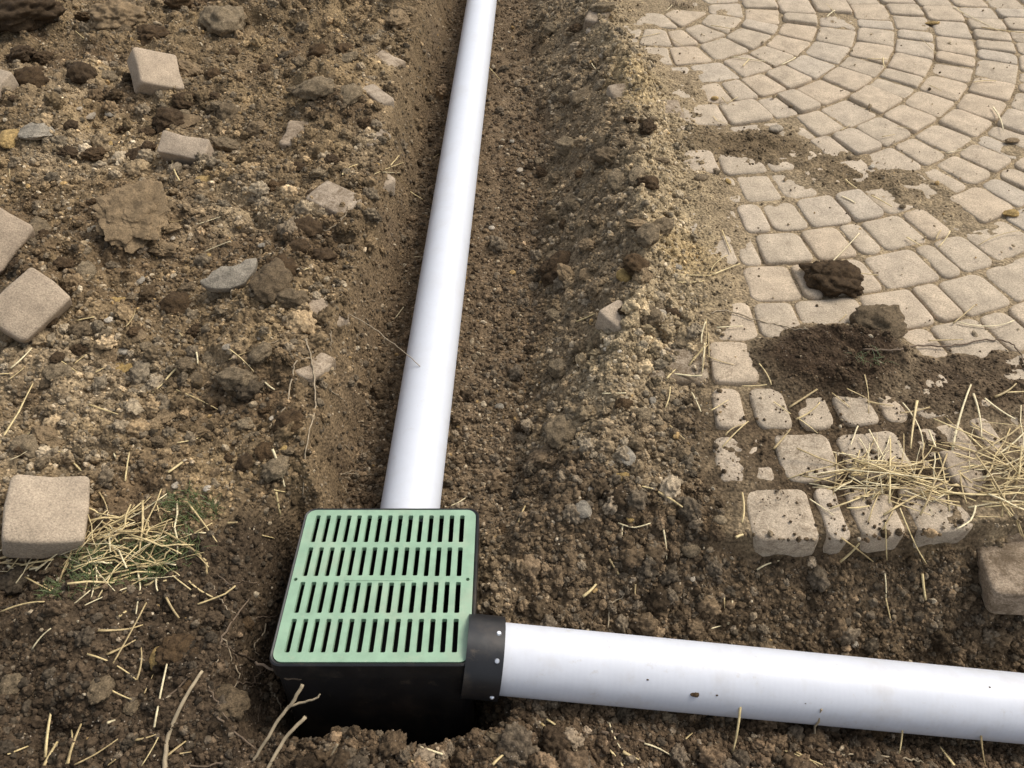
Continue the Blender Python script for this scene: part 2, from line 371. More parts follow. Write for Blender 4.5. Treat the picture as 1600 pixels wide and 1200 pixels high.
# ------------------------------------------------------------------ paving
pavement = tag(empty('pavement', (PC[0], PC[1], 0)), 'circular tan concrete paver patio with soil in the joints', None, None, 'structure')
def block_mesh(name, outline, top, thick, edge=.006, rise=.0015):
    """outline: ccw list of xy; rounded tumbled top edge; slightly crowned top"""
    n = len(outline); c = np.mean(outline, 0); o = np.array(outline)
    def ring(ins, z): 
        v = o-c; L = np.linalg.norm(v, axis=1)[:, None]; return [(p[0], p[1], z) for p in (c+v*(1-ins/L))]
    rings = [ring(.0015, -thick), ring(0, -thick+.004), ring(0, -edge*1.1), ring(edge*.28, -edge*.42), ring(edge*.8, -edge*.1), ring(edge*1.9, rise*.4)]
    v = [p for r in rings for p in r]; f = []
    for k in range(len(rings)-1):
        for i in range(n): j = (i+1) % n; f.append((k*n+i, k*n+j, (k+1)*n+j, (k+1)*n+i))
    v.append((c[0], c[1], rise)); t = len(v)-1; b = (len(rings)-1)*n
    for i in range(n): f.append((b+i, b+(i+1) % n, t))
    f.append(tuple(range(n-1, -1, -1)))
    me = pydata(name, v, f, True); return me
def rounded(poly, r=.012, k=3, jit=.0015, rs=random):
    out = []; n = len(poly)
    for i in range(n):
        p = np.array(poly[i]); a = np.array(poly[i-1])-p; b = np.array(poly[(i+1) % n])-p
        la, lb = np.linalg.norm(a), np.linalg.norm(b); rr = min(r*rs.uniform(.6, 1.5), .35*la, .35*lb)
        A = p+a/la*rr; B = p+b/lb*rr
        for s in np.linspace(0, 1, k+1): out.append((1-s)**2*A+2*s*(1-s)*(p+(A+B-2*p)*.12)+s*s*B)
        m = p+b*.5; out.append(m+np.array([rs.gauss(0, jit), rs.gauss(0, jit)]))
    return out
# radial joints that the photograph lets one read, as picture columns at the middle of the ring
JOINTS = {
 6: [1155, 1198, 1254, 1318, 1365, 1412, 1461, 1488, 1523, 1554, 1572],
 7: [1090, 1150, 1185, 1262, 1326, 1362, 1430, 1468, 1506, 1560, 1590],
 8: [1110, 1165, 1245, 1277, 1365, 1450, 1481, 1531, 1600],
 9: [1100, 1180, 1250, 1355, 1445, 1486, 1560, 1640],
 10: [1108, 1182, 1260, 1340, 1395, 1475, 1553, 1600, 1680],
 11: [1108, 1170, 1238, 1300, 1365, 1412, 1500, 1560, 1650],
 12: [1112, 1212, 1310, 1424, 1530, 1570, 1690],
 13: [1163, 1277, 1325, 1410, 1518, 1640]}
def joint_angles(k, rin):
    rm = rin+RING/2; rs = random.Random(50+k); th = []
    if k in JOINTS:
        for px in JOINTS[k]:
            ys = np.arange(0, 1000, 1.0); pts = np.array([at(px, yy)[:2] for yy in ys]); d = np.linalg.norm(pts-PC, axis=1)
            i = len(ys)-1-int(np.argmin(np.abs(d-rm)[::-1])); p = pts[i]-PC; th.append(math.atan2(p[1], p[0]))
        th.sort()
    else: th = [-1.2+rs.uniform(0, .1)]
    a = th[-1]
    while a < R_(32): a += rs.choice([.074, .098, .118, .122])*rs.uniform(.95, 1.06)/rm; th.append(a)
    a = th[0]
    while a > R_(-128): a -= rs.choice([.074, .098, .118, .122])*rs.uniform(.95, 1.06)/rm; th.insert(0, a)
    return th
PAVED = []
def ring_pavers():
    rs = random.Random(3)
    for k in range(-3, 14):
        rin = R0+RING*(k-1); th = joint_angles(k, rin)
        for a0, a1 in zip(th[:-1], th[1:]):
            am = (a0+a1)/2; rm = rin+RING/2; cx, cy = PC[0]+rm*math.cos(am), PC[1]+rm*math.sin(am)
            if cx < left_edge(cy)-.11 or cx > 2.1 or cy > 3.75: continue
            if k in (11, 12) and cx < .345: continue
            if k == 13 and (cx < .36 or cx > .75): continue
            if k == 12 and cx > .86 and False: continue
            g = (.0020 if k < 11 else .0065)+abs(rs.gauss(0, .0012)); ga = g/rm
            quad = []
            for aa, rr in ((a0+ga, rin+g), (a0+ga, rin+RING-g), (a1-ga, rin+RING-g), (a1-ga, rin+g)):
                quad.append((rr*math.cos(aa-am)-rm, rr*math.sin(aa-am)))
            me = block_mesh('paver', rounded(quad, .016 if k > 3 else .012, 3, .0012, rs), 0, .06, rs.uniform(.004, .007), rs.uniform(.0008, .002))
            o = link('paver', me, PAVER, pavement)
            edge = k >= 12
            o.location = (cx-PC[0], cy-PC[1], rs.gauss(0, .0022)-(.002 if edge else 0)); o.rotation_euler = (rs.gauss(0, .017 if not edge else .035), rs.gauss(0, .017 if not edge else .035), am+rs.gauss(0, .01))
            base = .0 if cy > 1.7 else .20*(1.7-cy)/.9
            o['dirt'] = float(base+rs.choice([rs.uniform(-.12, .1), rs.uniform(-.05, .22)])+.25*max(0, 1-(cx-left_edge(cy))/.15)*(.3 if cy > 1.3 else 1))
            PAVED.append((cx, cy))
ring_pavers()

# ------------------------------------------------------------------ loose pavers
def loose(name, label, c, rv, w, h, t, jag=None, dirt=0.0, m=LOOSEP, edge=.006, r=.010, seed=1, settle=0):
    rs = random.Random(seed); w0, h0 = w, h
    poly = jag or [(-w/2, -h/2), (w/2, -h/2), (w/2, h/2), (-w/2, h/2)]
    me = block_mesh(name, rounded(poly, r, 4, .0026, rs), 0, t, edge, .0015)
    o = link(name, me, m); v = Vector(rv)
    if settle:                                # bring it up until it lies on the soil instead of in it
        q = Quaternion(v.normalized(), v.length); c = np.array(c, float)
        for _ in range(60):
            cs = [np.array(q @ Vector((a*w/2, b*h/2, -d))) + c for a in (-1, 0, 1) for b in (-1, 0, 1) for d in (t,)]
            pen = np.mean([float(ground_z(k[0], k[1]))-k[2] for k in cs])
            if pen < settle: break
            c = _C+(c-_C)*.996; w *= .996; h *= .996
        o.scale = (w/w0, h/h0, 1)
    o.location = c; o.rotation_mode = 'QUATERNION'
    o.rotation_quaternion = Quaternion(v.normalized(), v.length) if v.length > 1e-6 else Quaternion()
    o['dirt'] = dirt; return tag(o, label, 'paver')
loose('loose_paver', 'square tan paver tilted on the spoil above a small upturned paver', (-1.127, 2.301, .045), (.367, .624, .514), .131, .126, .06, dirt=.08, seed=11, settle=-.012)
loose('loose_paver', 'square tan paver lying beside the tuft of straw and grass', (-.819, .764, .030), (.079, .407, .27), .122, .130, .06, dirt=.16, seed=12, settle=-.004)
loose('loose_paver', 'speckled pinkish tan paver leaning down against another paver on the spoil', (-1.068, 1.260, .040), (.416, .593, -.455), .102, .136, .06, dirt=.06, seed=13, settle=-.012)
loose('loose_paver', 'smooth tan paver half out of view behind the speckled one', (-1.245, 1.480, .045), (.50, .60, -.286), .118, .140, .06, dirt=.1, seed=14, settle=-.012)
loose('loose_paver', 'small grey paver upturned on its edge in the spoil', (-.926, 1.881, .045), (.50, .171, -.092), .122, .064, .10, dirt=.05, edge=.003, r=.004, seed=15, settle=0.06)
loose('loose_paver', 'dust covered paver at the outer end of the spoil heap', (-1.60, 2.18, .06), (.25, .1, -.25), .125, .12, .06, dirt=.35, seed=16, settle=0.014)
p = hit(360, 440); loose('paver_fragment', 'curved broken grey slice of paver lying on the spoil', (p[0], p[1], p[2]+.022), (.35, .1, .25), .1, .1, .02, [(-.062, -.012), (-.03, -.034), (.03, -.030), (.058, .005), (.064, .036), (.02, .020), (-.03, .012)], -.2, GREYSTONE, .002, .006, 17)
p = hit(972, 498); loose('paver_fragment', 'grey paver corner poking out of the trench bank beside two white pebbles', (p[0]-.005, p[1]+.01, p[2]+.006), (.10, .10, .75), .065, .065, .05, dirt=-.1, edge=.004, r=.008, seed=18)
p = hit(1573, 870); loose('loose_paver', 'soil stained paver slipping off the broken patio edge beside the straw heap', (.850, .765, -.040), (-.10, -.20, -.092), .125, .15, .06, dirt=.72, seed=19)
p = hit(1520, 735); loose('loose_paver', 'dark soiled paver sunk between the two straw heaps', (p[0], p[1], .0), (.10, .22, .3), .085, .10, .06, dirt=.30, seed=20)
BANKP = [ # pavers left standing in the cut face of the trench
 (618, 104, .085, .10, .25, 'paver end jutting from the trench wall under a crumbly clod'),
 (604, 160, .050, .10, -.05, 'narrow paver end beside a small hollow in the trench wall'),
 (592, 220, .080, .10, .1, 'mud smeared paver end low in the trench wall'),
 (602, 290, .085, .11, .45, 'reddish paver end under crossed straws at the trench edge'),
 (548, 322, .090, .11, .6, 'broken dark paver end wrapped by a thin root at the trench edge'),
 (532, 500, .050, .09, .55, 'small pale paver corner where a long root leaves the bank'),
 (502, 578, .080, .10, .55, 'grey paver end behind a hanging root in the bank')]
for i, (px, py, w, h, yaw, lab) in enumerate(BANKP):
    p = hit(px, py); an = -.75+yaw*.5; ox, oy = math.cos(an), math.sin(an); q = h/2-.010      # one end proud of the cut face
    loose('bank_paver', lab, (p[0]-ox*q, p[1]-oy*q, p[2]+.012), (.06*(i % 3-1), .14, an), h, w, .055, dirt=.62-.14*(i % 2), edge=.005, seed=30+i)
for i, (px, py, w, yaw, lab) in enumerate([(468, 214, .10, -.1, 'rounded paver top showing through the crumbly spoil'), (975, 152, .07, .3, 'paver edge buried in grey crumbs on the far bank of the trench'), (935, 24, .07, -.3, 'dark paver corner showing at the far end of the trench bank'), (1045, 178, .09, .2, 'dusty paver beside a dark gap at the patio edge')]):
    p = hit(px, py); loose('buried_paver', lab, (p[0], p[1]+.02, p[2]-.001), (.16, .05, yaw), w, .10, .055, dirt=.70, edge=.006, seed=40+i)

# ------------------------------------------------------------------ catch basin and pipes
def tube_mesh(name, L, ro, ri, seg=96, rings=2, bead=None):
    v = []; f = []; zs = np.linspace(0, L, rings)
    for rr in (ro, ri):
        for z in zs:
            for i in range(seg): a = 2*math.pi*i/seg; v.append((rr*math.cos(a), rr*math.sin(a), z))
    n = rings*seg
    for k in range(rings-1):
        for i in range(seg):
            j = (i+1) % seg; f.append((k*seg+i, k*seg+j, (k+1)*seg+j, (k+1)*seg+i)); f.append((n+k*seg+j, n+k*seg+i, n+(k+1)*seg+i, n+(k+1)*seg+j))
    for i in range(seg):
        j = (i+1) % seg; e = (rings-1)*seg; f.append((j, i, n+i, n+j)); f.append((e+i, e+j, n+e+j, n+e+i))
    me = pydata(name, v, f, True); me.set_sharp_from_angle(angle=R_(50)); return me
def aim(o, a, b):
    o.location = a; o.rotation_mode = 'QUATERNION'; o.rotation_quaternion = (Vector(b)-Vector(a)).to_track_quat('Z', 'Y')
ax, ay = np.array([1.0, .0344, 0]), np.array([-.0208, .9915, -.1211]); ax /= np.linalg.norm(ax); ay -= ax*(ax@ay); ay /= np.linalg.norm(ay); az = np.cross(ax, ay)
BC = np.array([-.2355, .6645, -.0057])
basin = empty('catch_basin', BC); basin.matrix_world = Matrix(((ax[0], ay[0], az[0], BC[0]), (ax[1], ay[1], az[1], BC[1]), (ax[2], ay[2], az[2], BC[2]), (0, 0, 0, 1)))
tag(basin, 'square black plastic catch basin with a green slotted grate set in the hole', 'drain')
def rrect(h, r, k=6, z=0, h2=None):
    h2 = h2 or h; out = []
    for sx, sy, a0 in ((1, 1, 0), (-1, 1, 90), (-1, -1, 180), (1, -1, 270)):
        for i in range(k+1):
            a = R_(a0+90*i/k); out.append((sx*(h-r)+r*math.cos(a), sy*(h2-r)+r*math.sin(a), z))
    return out
def grate_mesh():
    outer = rrect(.1488, .016, 8); loops = [outer]
    for (y1, y0) in ((.1363, .0770), (.0660, .0068), (-.0046, -.0634), (-.0741, -.1329)):
        for i in range(15):
            x0 = -.1328+.01812*i; x1 = x0+.0083; r = .0021
            if (abs(y0-.0068) < .001 or abs(y1+.0046) < .001) and 4 <= i <= 10:      # nameplate strip widens the middle bar
                if y0 > 0: y0_, y1_ = y0+.0012, y1
                else: y0_, y1_ = y0, y1-.0012
            else: y0_, y1_ = y0, y1
            lp = [(p[0]+(x0+x1)/2, p[1]+(y0_+y1_)/2, 0) for p in rrect((x1-x0)/2, r, 3, 0, (y1_-y0_)/2)]
            loops.append(lp[::-1])
    for hx in (-.1420, .1400): loops.append([(hx+.0032*math.cos(2*math.pi*i/12), .0005+.0032*math.sin(2*math.pi*i/12), 0) for i in range(12)][::-1])
    flat = [p for l in loops for p in l]; tris = tessellate_polygon([[Vector(p) for p in l] for l in loops])
    v = list(flat); f = []
    for t in tris:
        a, b, c = (Vector(flat[i]) for i in t)
        nz = (b-a).cross(c-a).z
        if abs(nz) < 1e-12: continue
        f.append(t if nz > 0 else (t[0], t[2], t[1]))
    n = len(v); v += [(p[0], p[1], -.009) for p in flat]
    s = 0
    for l in loops:
        k = len(l)
        for i in range(k): f.append((s+i, n+s+i, n+s+(i+1) % k, s+(i+1) % k))
        s += k
    me = pydata('grate', v, f); return me
grate = link('grate', grate_mesh(), GREEN, basin); grate.location = (0, 0, .0015); grate['label'] = 'mint green slotted grate'
# faint moulded name strip on the middle bar (unreadable in the photograph): a low raised bead
def box_bm(x0, x1, y0, y1, z0, z1, bev=0.0):
    bm = bmesh.new(); bmesh.ops.create_cube(bm, size=1)
    for v in bm.verts: v.co = Vector(((x0+x1)/2+v.co.x*(x1-x0), (y0+y1)/2+v.co.y*(y1-y0), (z0+z1)/2+v.co.z*(z1-z0)))
    if bev: bmesh.ops.bevel(bm, geom=bm.edges[:], offset=bev, segments=2, affect='EDGES')
    return bm
def bm_obj(name, bm, m, parent):
    me = bpy.data.meshes.new(name); bm.to_mesh(me); bm.free(); me.update(); return link(name, me, m, parent)
bm_obj('raised_strip', box_bm(-.062, .052, -.0030, .0042, -.001, .0008, .0006), GREEN, grate)
def basin_box():
    bm = bmesh.new(); h = .1545; k = 6
    def loop(hh, r, z): return [bm.verts.new(p) for p in rrect(hh, r, k, z)]
    seq = [loop(.136, .012, -.016), loop(.150, .016, -.016), loop(.150, .017, .0), loop(.1525, .018, .0012), loop(.1545, .019, -.001), loop(.1545, .019, -.034), loop(.1515, .017, -.037), loop(.1495, .015, -.040), loop(.1480, .014, -.27)]
    inner = [loop(.136, .012, -.018), loop(.134, .012, -.27)]
    n = len(seq[0])
    for a, b in zip(seq[:-1], seq[1:]):
        for i in range(n): bm.faces.new((a[i], b[i], b[(i+1) % n], a[(i+1) % n]))
    chain = [seq[0], inner[1]]
    for i in range(n): bm.faces.new((chain[0][(i+1) % n], chain[1][(i+1) % n], chain[1][i], chain[0][i]))
    bm.faces.new(inner[1]); 
    for v in inner[0]: bm.verts.remove(v)
    bmesh.ops.recalc_face_normals(bm, faces=bm.faces[:]); return bm
bm_obj('box', basin_box(), BLACK, basin)
Binv = basin.matrix_world.inverted()
LA, LB = Vector((-.029, .5545, float(lat_z(-.029)))), Vector((.819, .5452, float(lat_z(.819)))); LD = (LB-LA).normalized()
collar = link('outlet_collar', tube_mesh('outlet_collar', .057, .0640, .0585, 64, 3), BLACK, basin)
def aim_local(o, a, b, inv):
    M = Matrix.Translation(a) @ (Vector(b)-Vector(a)).to_track_quat('Z', 'Y').to_matrix().to_4x4(); o.matrix_local = inv @ M
bpy.context.view_layer.update()
ca, cb = LA-LD*.065, LA-LD*.008
aim_local(collar, ca, cb, Binv)
def screw_mesh():
    bm = bmesh.new(); bmesh.ops.create_cone(bm, cap_ends=True, segments=16, radius1=.0042, radius2=.0030, depth=.0024)
    bmesh.ops.create_cone(bm, cap_ends=True, segments=6, radius1=.0017, radius2=.0015, depth=.0036)
    me = bpy.data.meshes.new('screw'); bm.to_mesh(me); bm.free(); return me
sm = screw_mesh(); up = Vector((0, 0, 1)); side = LD.cross(up).normalized(); upn = side.cross(LD)
for ang in (100, 62, 2, -75):
    d = (upn*math.sin(R_(ang))+side*math.cos(R_(ang))); q = LA-LD*.018+d*.0648
    s = link('screw', sm, STEEL, collar)
    s.matrix_parent_inverse = Matrix(); s.matrix_local = (Binv @ (Matrix.Translation(ca) @ (cb-ca).to_track_quat('Z', 'Y').to_matrix().to_4x4())) .inverted() @ Binv @ (Matrix.Translation(q) @ d.to_track_quat('Z', 'Y').to_matrix().to_4x4())
pipe1 = link('drain_pipe', tube_mesh('drain_pipe', 3.6, PIPE_R, PIPE_R-.004, 96, 40), PVC); aim(pipe1, (PIPE_X, .80, PIPE_Z), (PIPE_X, 4.4, PIPE_Z))
tag(pipe1, 'long clean white drain pipe laid along the trench floor behind the grate', 'pipe')
pipe2 = link('drain_pipe', tube_mesh('drain_pipe', 1.75, PIPE_R, PIPE_R-.004, 96, 24), PVC2); aim(pipe2, LA-LD*.05, LA+LD*1.7)
tag(pipe2, 'soil spotted white drain pipe screwed into the black collar of the basin', 'pipe')

# ------------------------------------------------------------------ loose crumbs and gravel (uncountable)
src_c = [lump('crumb_shape', 3, 100+i, .34, 1.5, 0, .85, .30) for i in range(8)]
src_b = [lump('crumb_shape', 4, 140+i, .36, 1.4, 0, .85, .36) for i in range(6)]
src_p = [lump('gravel_shape', 2, 180+i, .22, 1.1, 1.0, .75) for i in range(7)]
def scatter(name, meshes, mat_, pts, rot, scl, pick, colr, label, cat):
    coll = bpy.data.collections.new(name+'_shapes')
    for i, me in enumerate(meshes):
        if not me.materials: me.materials.append(mat_)
        coll.objects.link(bpy.data.objects.new('shape_%02d' % i, me))
    me = bpy.data.meshes.new(name); me.vertices.add(len(pts)); me.vertices.foreach_set('co', pts.astype(np.float32).ravel())
    for an, ty, key, arr in (('rot', 'FLOAT_VECTOR', 'vector', rot), ('scl', 'FLOAT_VECTOR', 'vector', scl), ('pick', 'INT', 'value', pick), ('col', 'FLOAT_COLOR', 'color', np.concatenate([colr, np.ones((len(colr), 1))], 1))):
        a = me.attributes.new(an, ty, 'POINT'); a.data.foreach_set(key, np.ascontiguousarray(arr, dtype=np.int32 if ty == 'INT' else np.float32).ravel())
    o = link(name, me, mat_)
    ng = bpy.data.node_groups.new(name, 'GeometryNodeTree'); ng.interface.new_socket('Geometry', in_out='INPUT', socket_type='NodeSocketGeometry'); ng.interface.new_socket('Geometry', in_out='OUTPUT', socket_type='NodeSocketGeometry')
    gi = ng.nodes.new('NodeGroupInput'); go = ng.nodes.new('NodeGroupOutput'); ip = ng.nodes.new('GeometryNodeInstanceOnPoints'); ci = ng.nodes.new('GeometryNodeCollectionInfo')
    ci.inputs['Collection'].default_value = coll; ci.inputs['Separate Children'].default_value = True; ci.inputs['Reset Children'].default_value = True
    def na(n, t): q = ng.nodes.new('GeometryNodeInputNamedAttribute'); q.data_type = t; q.inputs['Name'].default_value = n; return q.outputs['Attribute']
    L = ng.links
    L.new(gi.outputs[0], ip.inputs['Points']); L.new(ci.outputs[0], ip.inputs['Instance']); ip.inputs['Pick Instance'].default_value = True
    L.new(na('pick', 'INT'), ip.inputs['Instance Index']); L.new(na('rot', 'FLOAT_VECTOR'), ip.inputs['Rotation']); L.new(na('scl', 'FLOAT_VECTOR'), ip.inputs['Scale'])
    L.new(ip.outputs[0], go.inputs[0])
    md = o.modifiers.new('scatter', 'NODES'); md.node_group = ng
    return tag(o, label, cat, None, 'stuff')
def candidates(n, seed):
    g = np.random.default_rng(seed); y = .15+3.4*g.random(n)**1.45; hw = .75+.55*y; x = -hw*1.05+g.random(n)*2.05*hw
    return x, y, g
def keep_clear(x, y, z, r):
    b = Matrix(Binv); P = np.stack([x, y, z, np.ones_like(x)], -1)@np.array(b).T
    return ~((np.abs(P[:, 0]) < .158) & (np.abs(P[:, 1]) < .158) & (P[:, 2] > -.3))
def scatter_soil(n, seed, smin_, smax_, pw, big):
    x, y, g = candidates(n, seed); m = zones(x, y)
    dens = np.ones(n); pv = m['pave']*(1-np.clip(m['pile']+m['pile2']+m['spill']+m['thin']*.7+m['dust'], 0, 1))
    dens *= np.where(x < -.1, .5+.5*sstep(-.35, .2, fbm(x, y, 6, 92, 3)), 1)
    dens *= 1-.972*pv-.10*m['wall']*(1-pv)
    dens *= 1-.35*m['humus']*(1 if big else 0)-.25*m['spill']
    if big: dens *= np.where(m['pave'] > .5, .12+.9*m['pile'], 1)*(1-.5*m['floor'])*(.12+.88*sstep(-.15, .3, fbm(x, y, 4, 90, 3)))*(1+.5*m['bank'])*.7
    dens *= np.where(on_paving(x, y) & (ground_z(x, y) < .0015), .22, 1)
    k = g.random(n) < dens; x, y = x[k], y[k]; n = len(x); m = {a: v[k] for a, v in m.items()}
    s = smin_*(1-g.random(n)*(1-(smin_/smax_)**pw))**(-1/pw)
    s *= 1-.45*m['pave']; z = surf(x, y)+s*g.uniform(-.25, .35, n)
    ok = keep_clear(x, y, z, s); x, y, z, s = x[ok], y[ok], z[ok], s[ok]; n = len(x); m = {a: v[ok] for a, v in m.items()}
    c = soil_colour(x, y); t = g.normal(0, 1, n); c = c*np.exp(.36*t)[:, None]
    t2 = g.random(n)[:, None]; grey = c.mean(1, keepdims=True)*np.array([1.16, 1.0, .76]); c = np.where(t2 < .30, .5*c+.5*grey*1.30, c)
    mp = (m['pave']*(1-np.clip(m['dust']+m['spill'], 0, 1)))[:, None]*.7; c = c*(1-mp)+np.array([.11, .078, .048])*mp
    sc = s[:, None]*g.uniform(.75, 1.25, (n, 3)); rot = g.uniform(0, 6.283, (n, 3)); rot[:, :2] = g.normal(0, .5, (n, 2))
    return np.stack([x, y, z], -1), rot, sc, c, g
P, ro, sc_, cc, g = scatter_soil(190000, 5, .0019, .0085, 2.0, False)
scatter('soil_crumbs', src_c, CRUMB, P, ro, sc_, g.integers(0, len(src_c), len(P)), cc, 'fine brown soil crumbs strewn over all the dug ground', 'soil')
P, ro, sc_, cc, g = scatter_soil(20000, 6, .0065, .024, 2.3, True)
scatter('soil_lumps', src_b, CRUMB, P, ro, sc_, g.integers(0, len(src_b), len(P)), cc, 'thumb-sized crumbly soil lumps over the spoil and trench banks', 'soil')
def scatter_gravel(n, seed):
    x, y, g = candidates(n, seed); m = zones(x, y)
    p1, p2 = at(170, 260), at(230, 450)
    d = .30+.65*sstep(-.15, .5, fbm(x, y, 2.2, 95, 3)); d = np.maximum(d, np.maximum(blob(x, y, p1[0], p1[1], .30, .32, 0, .6, .4, 96), blob(x, y, p2[0], p2[1], .22, .2, 0, .6, .4, 97))); d *= 1-.93*m['pave']; d *= 1-.7*m['humus']; d *= 1-.3*m['wall']; d *= 1-.5*m['front']; d = d*(1-.4*m['near'])
    k = g.random(n) < d; x, y = x[k], y[k]; n = len(x); s = .0017*(1-g.random(n)*(1-(.0017/.0085)**1.8))**(-1/1.8)
    z = surf(x, y)+s*g.uniform(-.1, .4, n); ok = keep_clear(x, y, z, s); x, y, z, s = x[ok], y[ok], z[ok], s[ok]; n = len(x)
    t = g.random((n, 1)); c = np.array([.28, .215, .135])*(1-t)+np.array([.58, .50, .37])*t; c = np.where(g.random((n, 1)) < .10, np.array([.42, .28, .12]), c); c = c*(1+.35*np.maximum(blob(x, y, p1[0], p1[1], .30, .32, 0, .6, .4, 96), 0))[:, None]; c = c*.74+.26*soil_colour(x, y)*1.6
    sc = s[:, None]*g.uniform(.7, 1.35, (n, 3)); rot = g.uniform(0, 6.283, (n, 3))
    return np.stack([x, y, z], -1), rot, sc, c, g
P, ro, sc_, cc, g = scatter_gravel(34000, 8)
scatter('gravel', src_p, CRUMB, P, ro, sc_, g.integers(0, len(src_p), len(P)), cc, 'pale angular grit mixed through the dug soil', 'gravel')

# ------------------------------------------------------------------ clods, rocks and pebbles one can pick out
LUMPS = [lump('soil_clod', 5 if i < 2 else 4, 200+i, .30, 1.3, 0, .75, .17) for i in range(6)]
PEBS = [lump('pebble', 3, 230+i, .13, 1.0, .35 if i % 2 else 0, .72) for i in range(6)]
ROCKS = [lump('rock', 4, 260+i, .20, 1.1, 1.0, .55) for i in range(5)]
def put(name, me, m, px, py, wpx, hpx, label, cat, group=None, rot=None, lift=.25, flat=None, seed=0):
    rs = random.Random(px*31+py+seed); p = hit(px, py); dist = float(np.dot(p-_C, _f)); w = wpx*dist/FPX/2
    hh = hpx*dist/FPX/2; c = me.copy() if me.materials and me.materials[0] != m else me
    o = bpy.data.objects.new(name, c); COL.objects.link(o)
    if not c.materials: c.materials.append(m)
    dep = max(hh*1.15, w*.55) if flat is None else hh*1.3
    o.scale = (w, dep, (flat if flat else min(w, dep)*.8)); o.location = (p[0], p[1]+.15*dep, p[2]+o.scale[2]*lift)
    o.rotation_euler = rot or (rs.uniform(-.15, .15), rs.uniform(-.15, .15), rs.uniform(-.4, .4))
    return tag(o, label, cat, group)
SLAB = lump('rock_slab', 5, 271, .34, 1.5, .6, .6, .12)
put('rock_slab', SLAB, RUST, 212, 355, 112, 92, 'flat rusty brown rock slab on the gravelly spoil', 'rock', None, (.30, .12, .3), .8, .034)
put('soil_clod', LUMPS[0], DARKCLOD, 30, 30, 120, 80, 'big dark brown clod at the outer top of the spoil heap', 'clod')
put('soil_clod', LUMPS[1], RUST, 186, 38, 78, 66, 'reddish brown clod just above the tilted square paver', 'clod')
put('soil_clod', LUMPS[2], CLODM, 350, 42, 70, 60, 'crumbly grey brown clod beside the reddish clod', 'clod')
put('soil_clod', LUMPS[3], CLODM, 426, 450, 60, 66, 'rounded clod between the broken grey slice and the trench wall', 'clod')
put('soil_clod', LUMPS[4], DARKCLOD, 466, 391, 34, 28, 'small rounded brown clod on the lip of the trench', 'clod')
put('soil_clod', LUMPS[5], CLODM, 490, 145, 62, 42, 'oval clod above the rounded buried paver top', 'clod')
put('soil_clod', LUMPS[0], RUST, 1300, 447, 86, 56, 'brown pebble-studded clod lying alone on the clean pavers', 'clod', None, (0.1, .1, -.3), .45)
put('soil_clod', LUMPS[2], DARKCLOD, 1372, 515, 80, 64, 'dark humus clod at the edge of the black soil pile on the pavers', 'clod', None, None, .4)
put('soil_clod', LUMPS[3], CLODM, 880, 680, 52, 52, 'crumbly clod at the lip of the slope above the basin', 'clod')
put('rock', ROCKS[1], GREYSTONE, 58, 212, 50, 46, 'pinkish grey rock beside an ochre clod on the spoil', 'rock')
put('rock', ROCKS[2], OCHRE, 14, 222, 44, 40, 'ochre clod-like rock near the dust covered paver', 'rock')
put('rock_shard', ROCKS[3], RUST, 280, 192, 62, 24, 'thin brown rock shard above the small upturned paver', 'rock', None, (.3, 0, .35), .4, .010)
put('rock_shard', ROCKS[4], OCHRE, 328, 281, 50, 15, 'thin ochre rock shard below the small upturned paver', 'rock', None, (.2, 0, .15), .5, .008)
put('rock', ROCKS[1], OCHRE, 978, 713, 26, 44, 'long yellow stone on the crumbly slope above the side pipe', 'stone')
put('rock', ROCKS[2], OCHRE, 972, 752, 30, 22, 'stubby yellow stone just below the long yellow stone', 'stone')
put('pebble', PEBS[0], OCHRE, 976, 436, 26, 27, 'round ochre pebble on the trench bank', 'pebble', lift=.5)
put('rock', ROCKS[3], OCHRE, 920, 432, 30, 28, 'dull yellow stone half buried beside the round ochre pebble', 'stone')
put('rock', ROCKS[3], OCHRE, 216, 527, 30, 22, 'small ochre stone below the speckled paver', 'stone')
put('rock', ROCKS[0], OCHRE, 188, 578, 40, 20, 'flat ochre stone among straws below the speckled paver', 'stone', flat=.008)
put('rock', ROCKS[4], GREYSTONE, 180, 470, 52, 26, 'pale grey flat stone in the gravelly spoil', 'stone', flat=.010)
put('pebble', PEBS[1], PEBBLE, 1032, 493, 19, 15, 'white round pebble beside the grey paver corner', 'pebble', lift=.5)
put('pebble', PEBS[2], PEBBLE, 1009, 513, 16, 9, 'white flat pebble touching the grey paver corner', 'pebble', lift=.5)
put('pebble', PEBS[3], GREYSTONE, 911, 800, 25, 28, 'smooth grey brown pebble on the slope behind the grate', 'pebble', lift=.5)
put('pebble', PEBS[4], CLODM, 1078, 862, 32, 26, 'round brown stone at the foot of the patio edge', 'pebble', lift=.4)
put('pebble', PEBS[0], GREYSTONE, 246, 1033, 24, 34, 'tan pebble in the dark soil inside a bent straw', 'pebble', lift=.5)
put('bark_chip', ROCKS[2], CHAR, 1580, 335, 30, 14, 'dark purple-black bark chip on the pavers above a crossing straw', 'bark')
put('bark_chip', ROCKS[3], CHAR, 1582, 221, 26, 11, 'black bark chip on the upper pavers', 'bark')
put('bark_chip', ROCKS[4], CHAR, 1457, 37, 22, 9, 'small black bark scrap on the far pavers', 'bark')
MARKS = []
def mark(px, py, what): q = hit(px, py); MARKS.append((q[0], q[1], what))
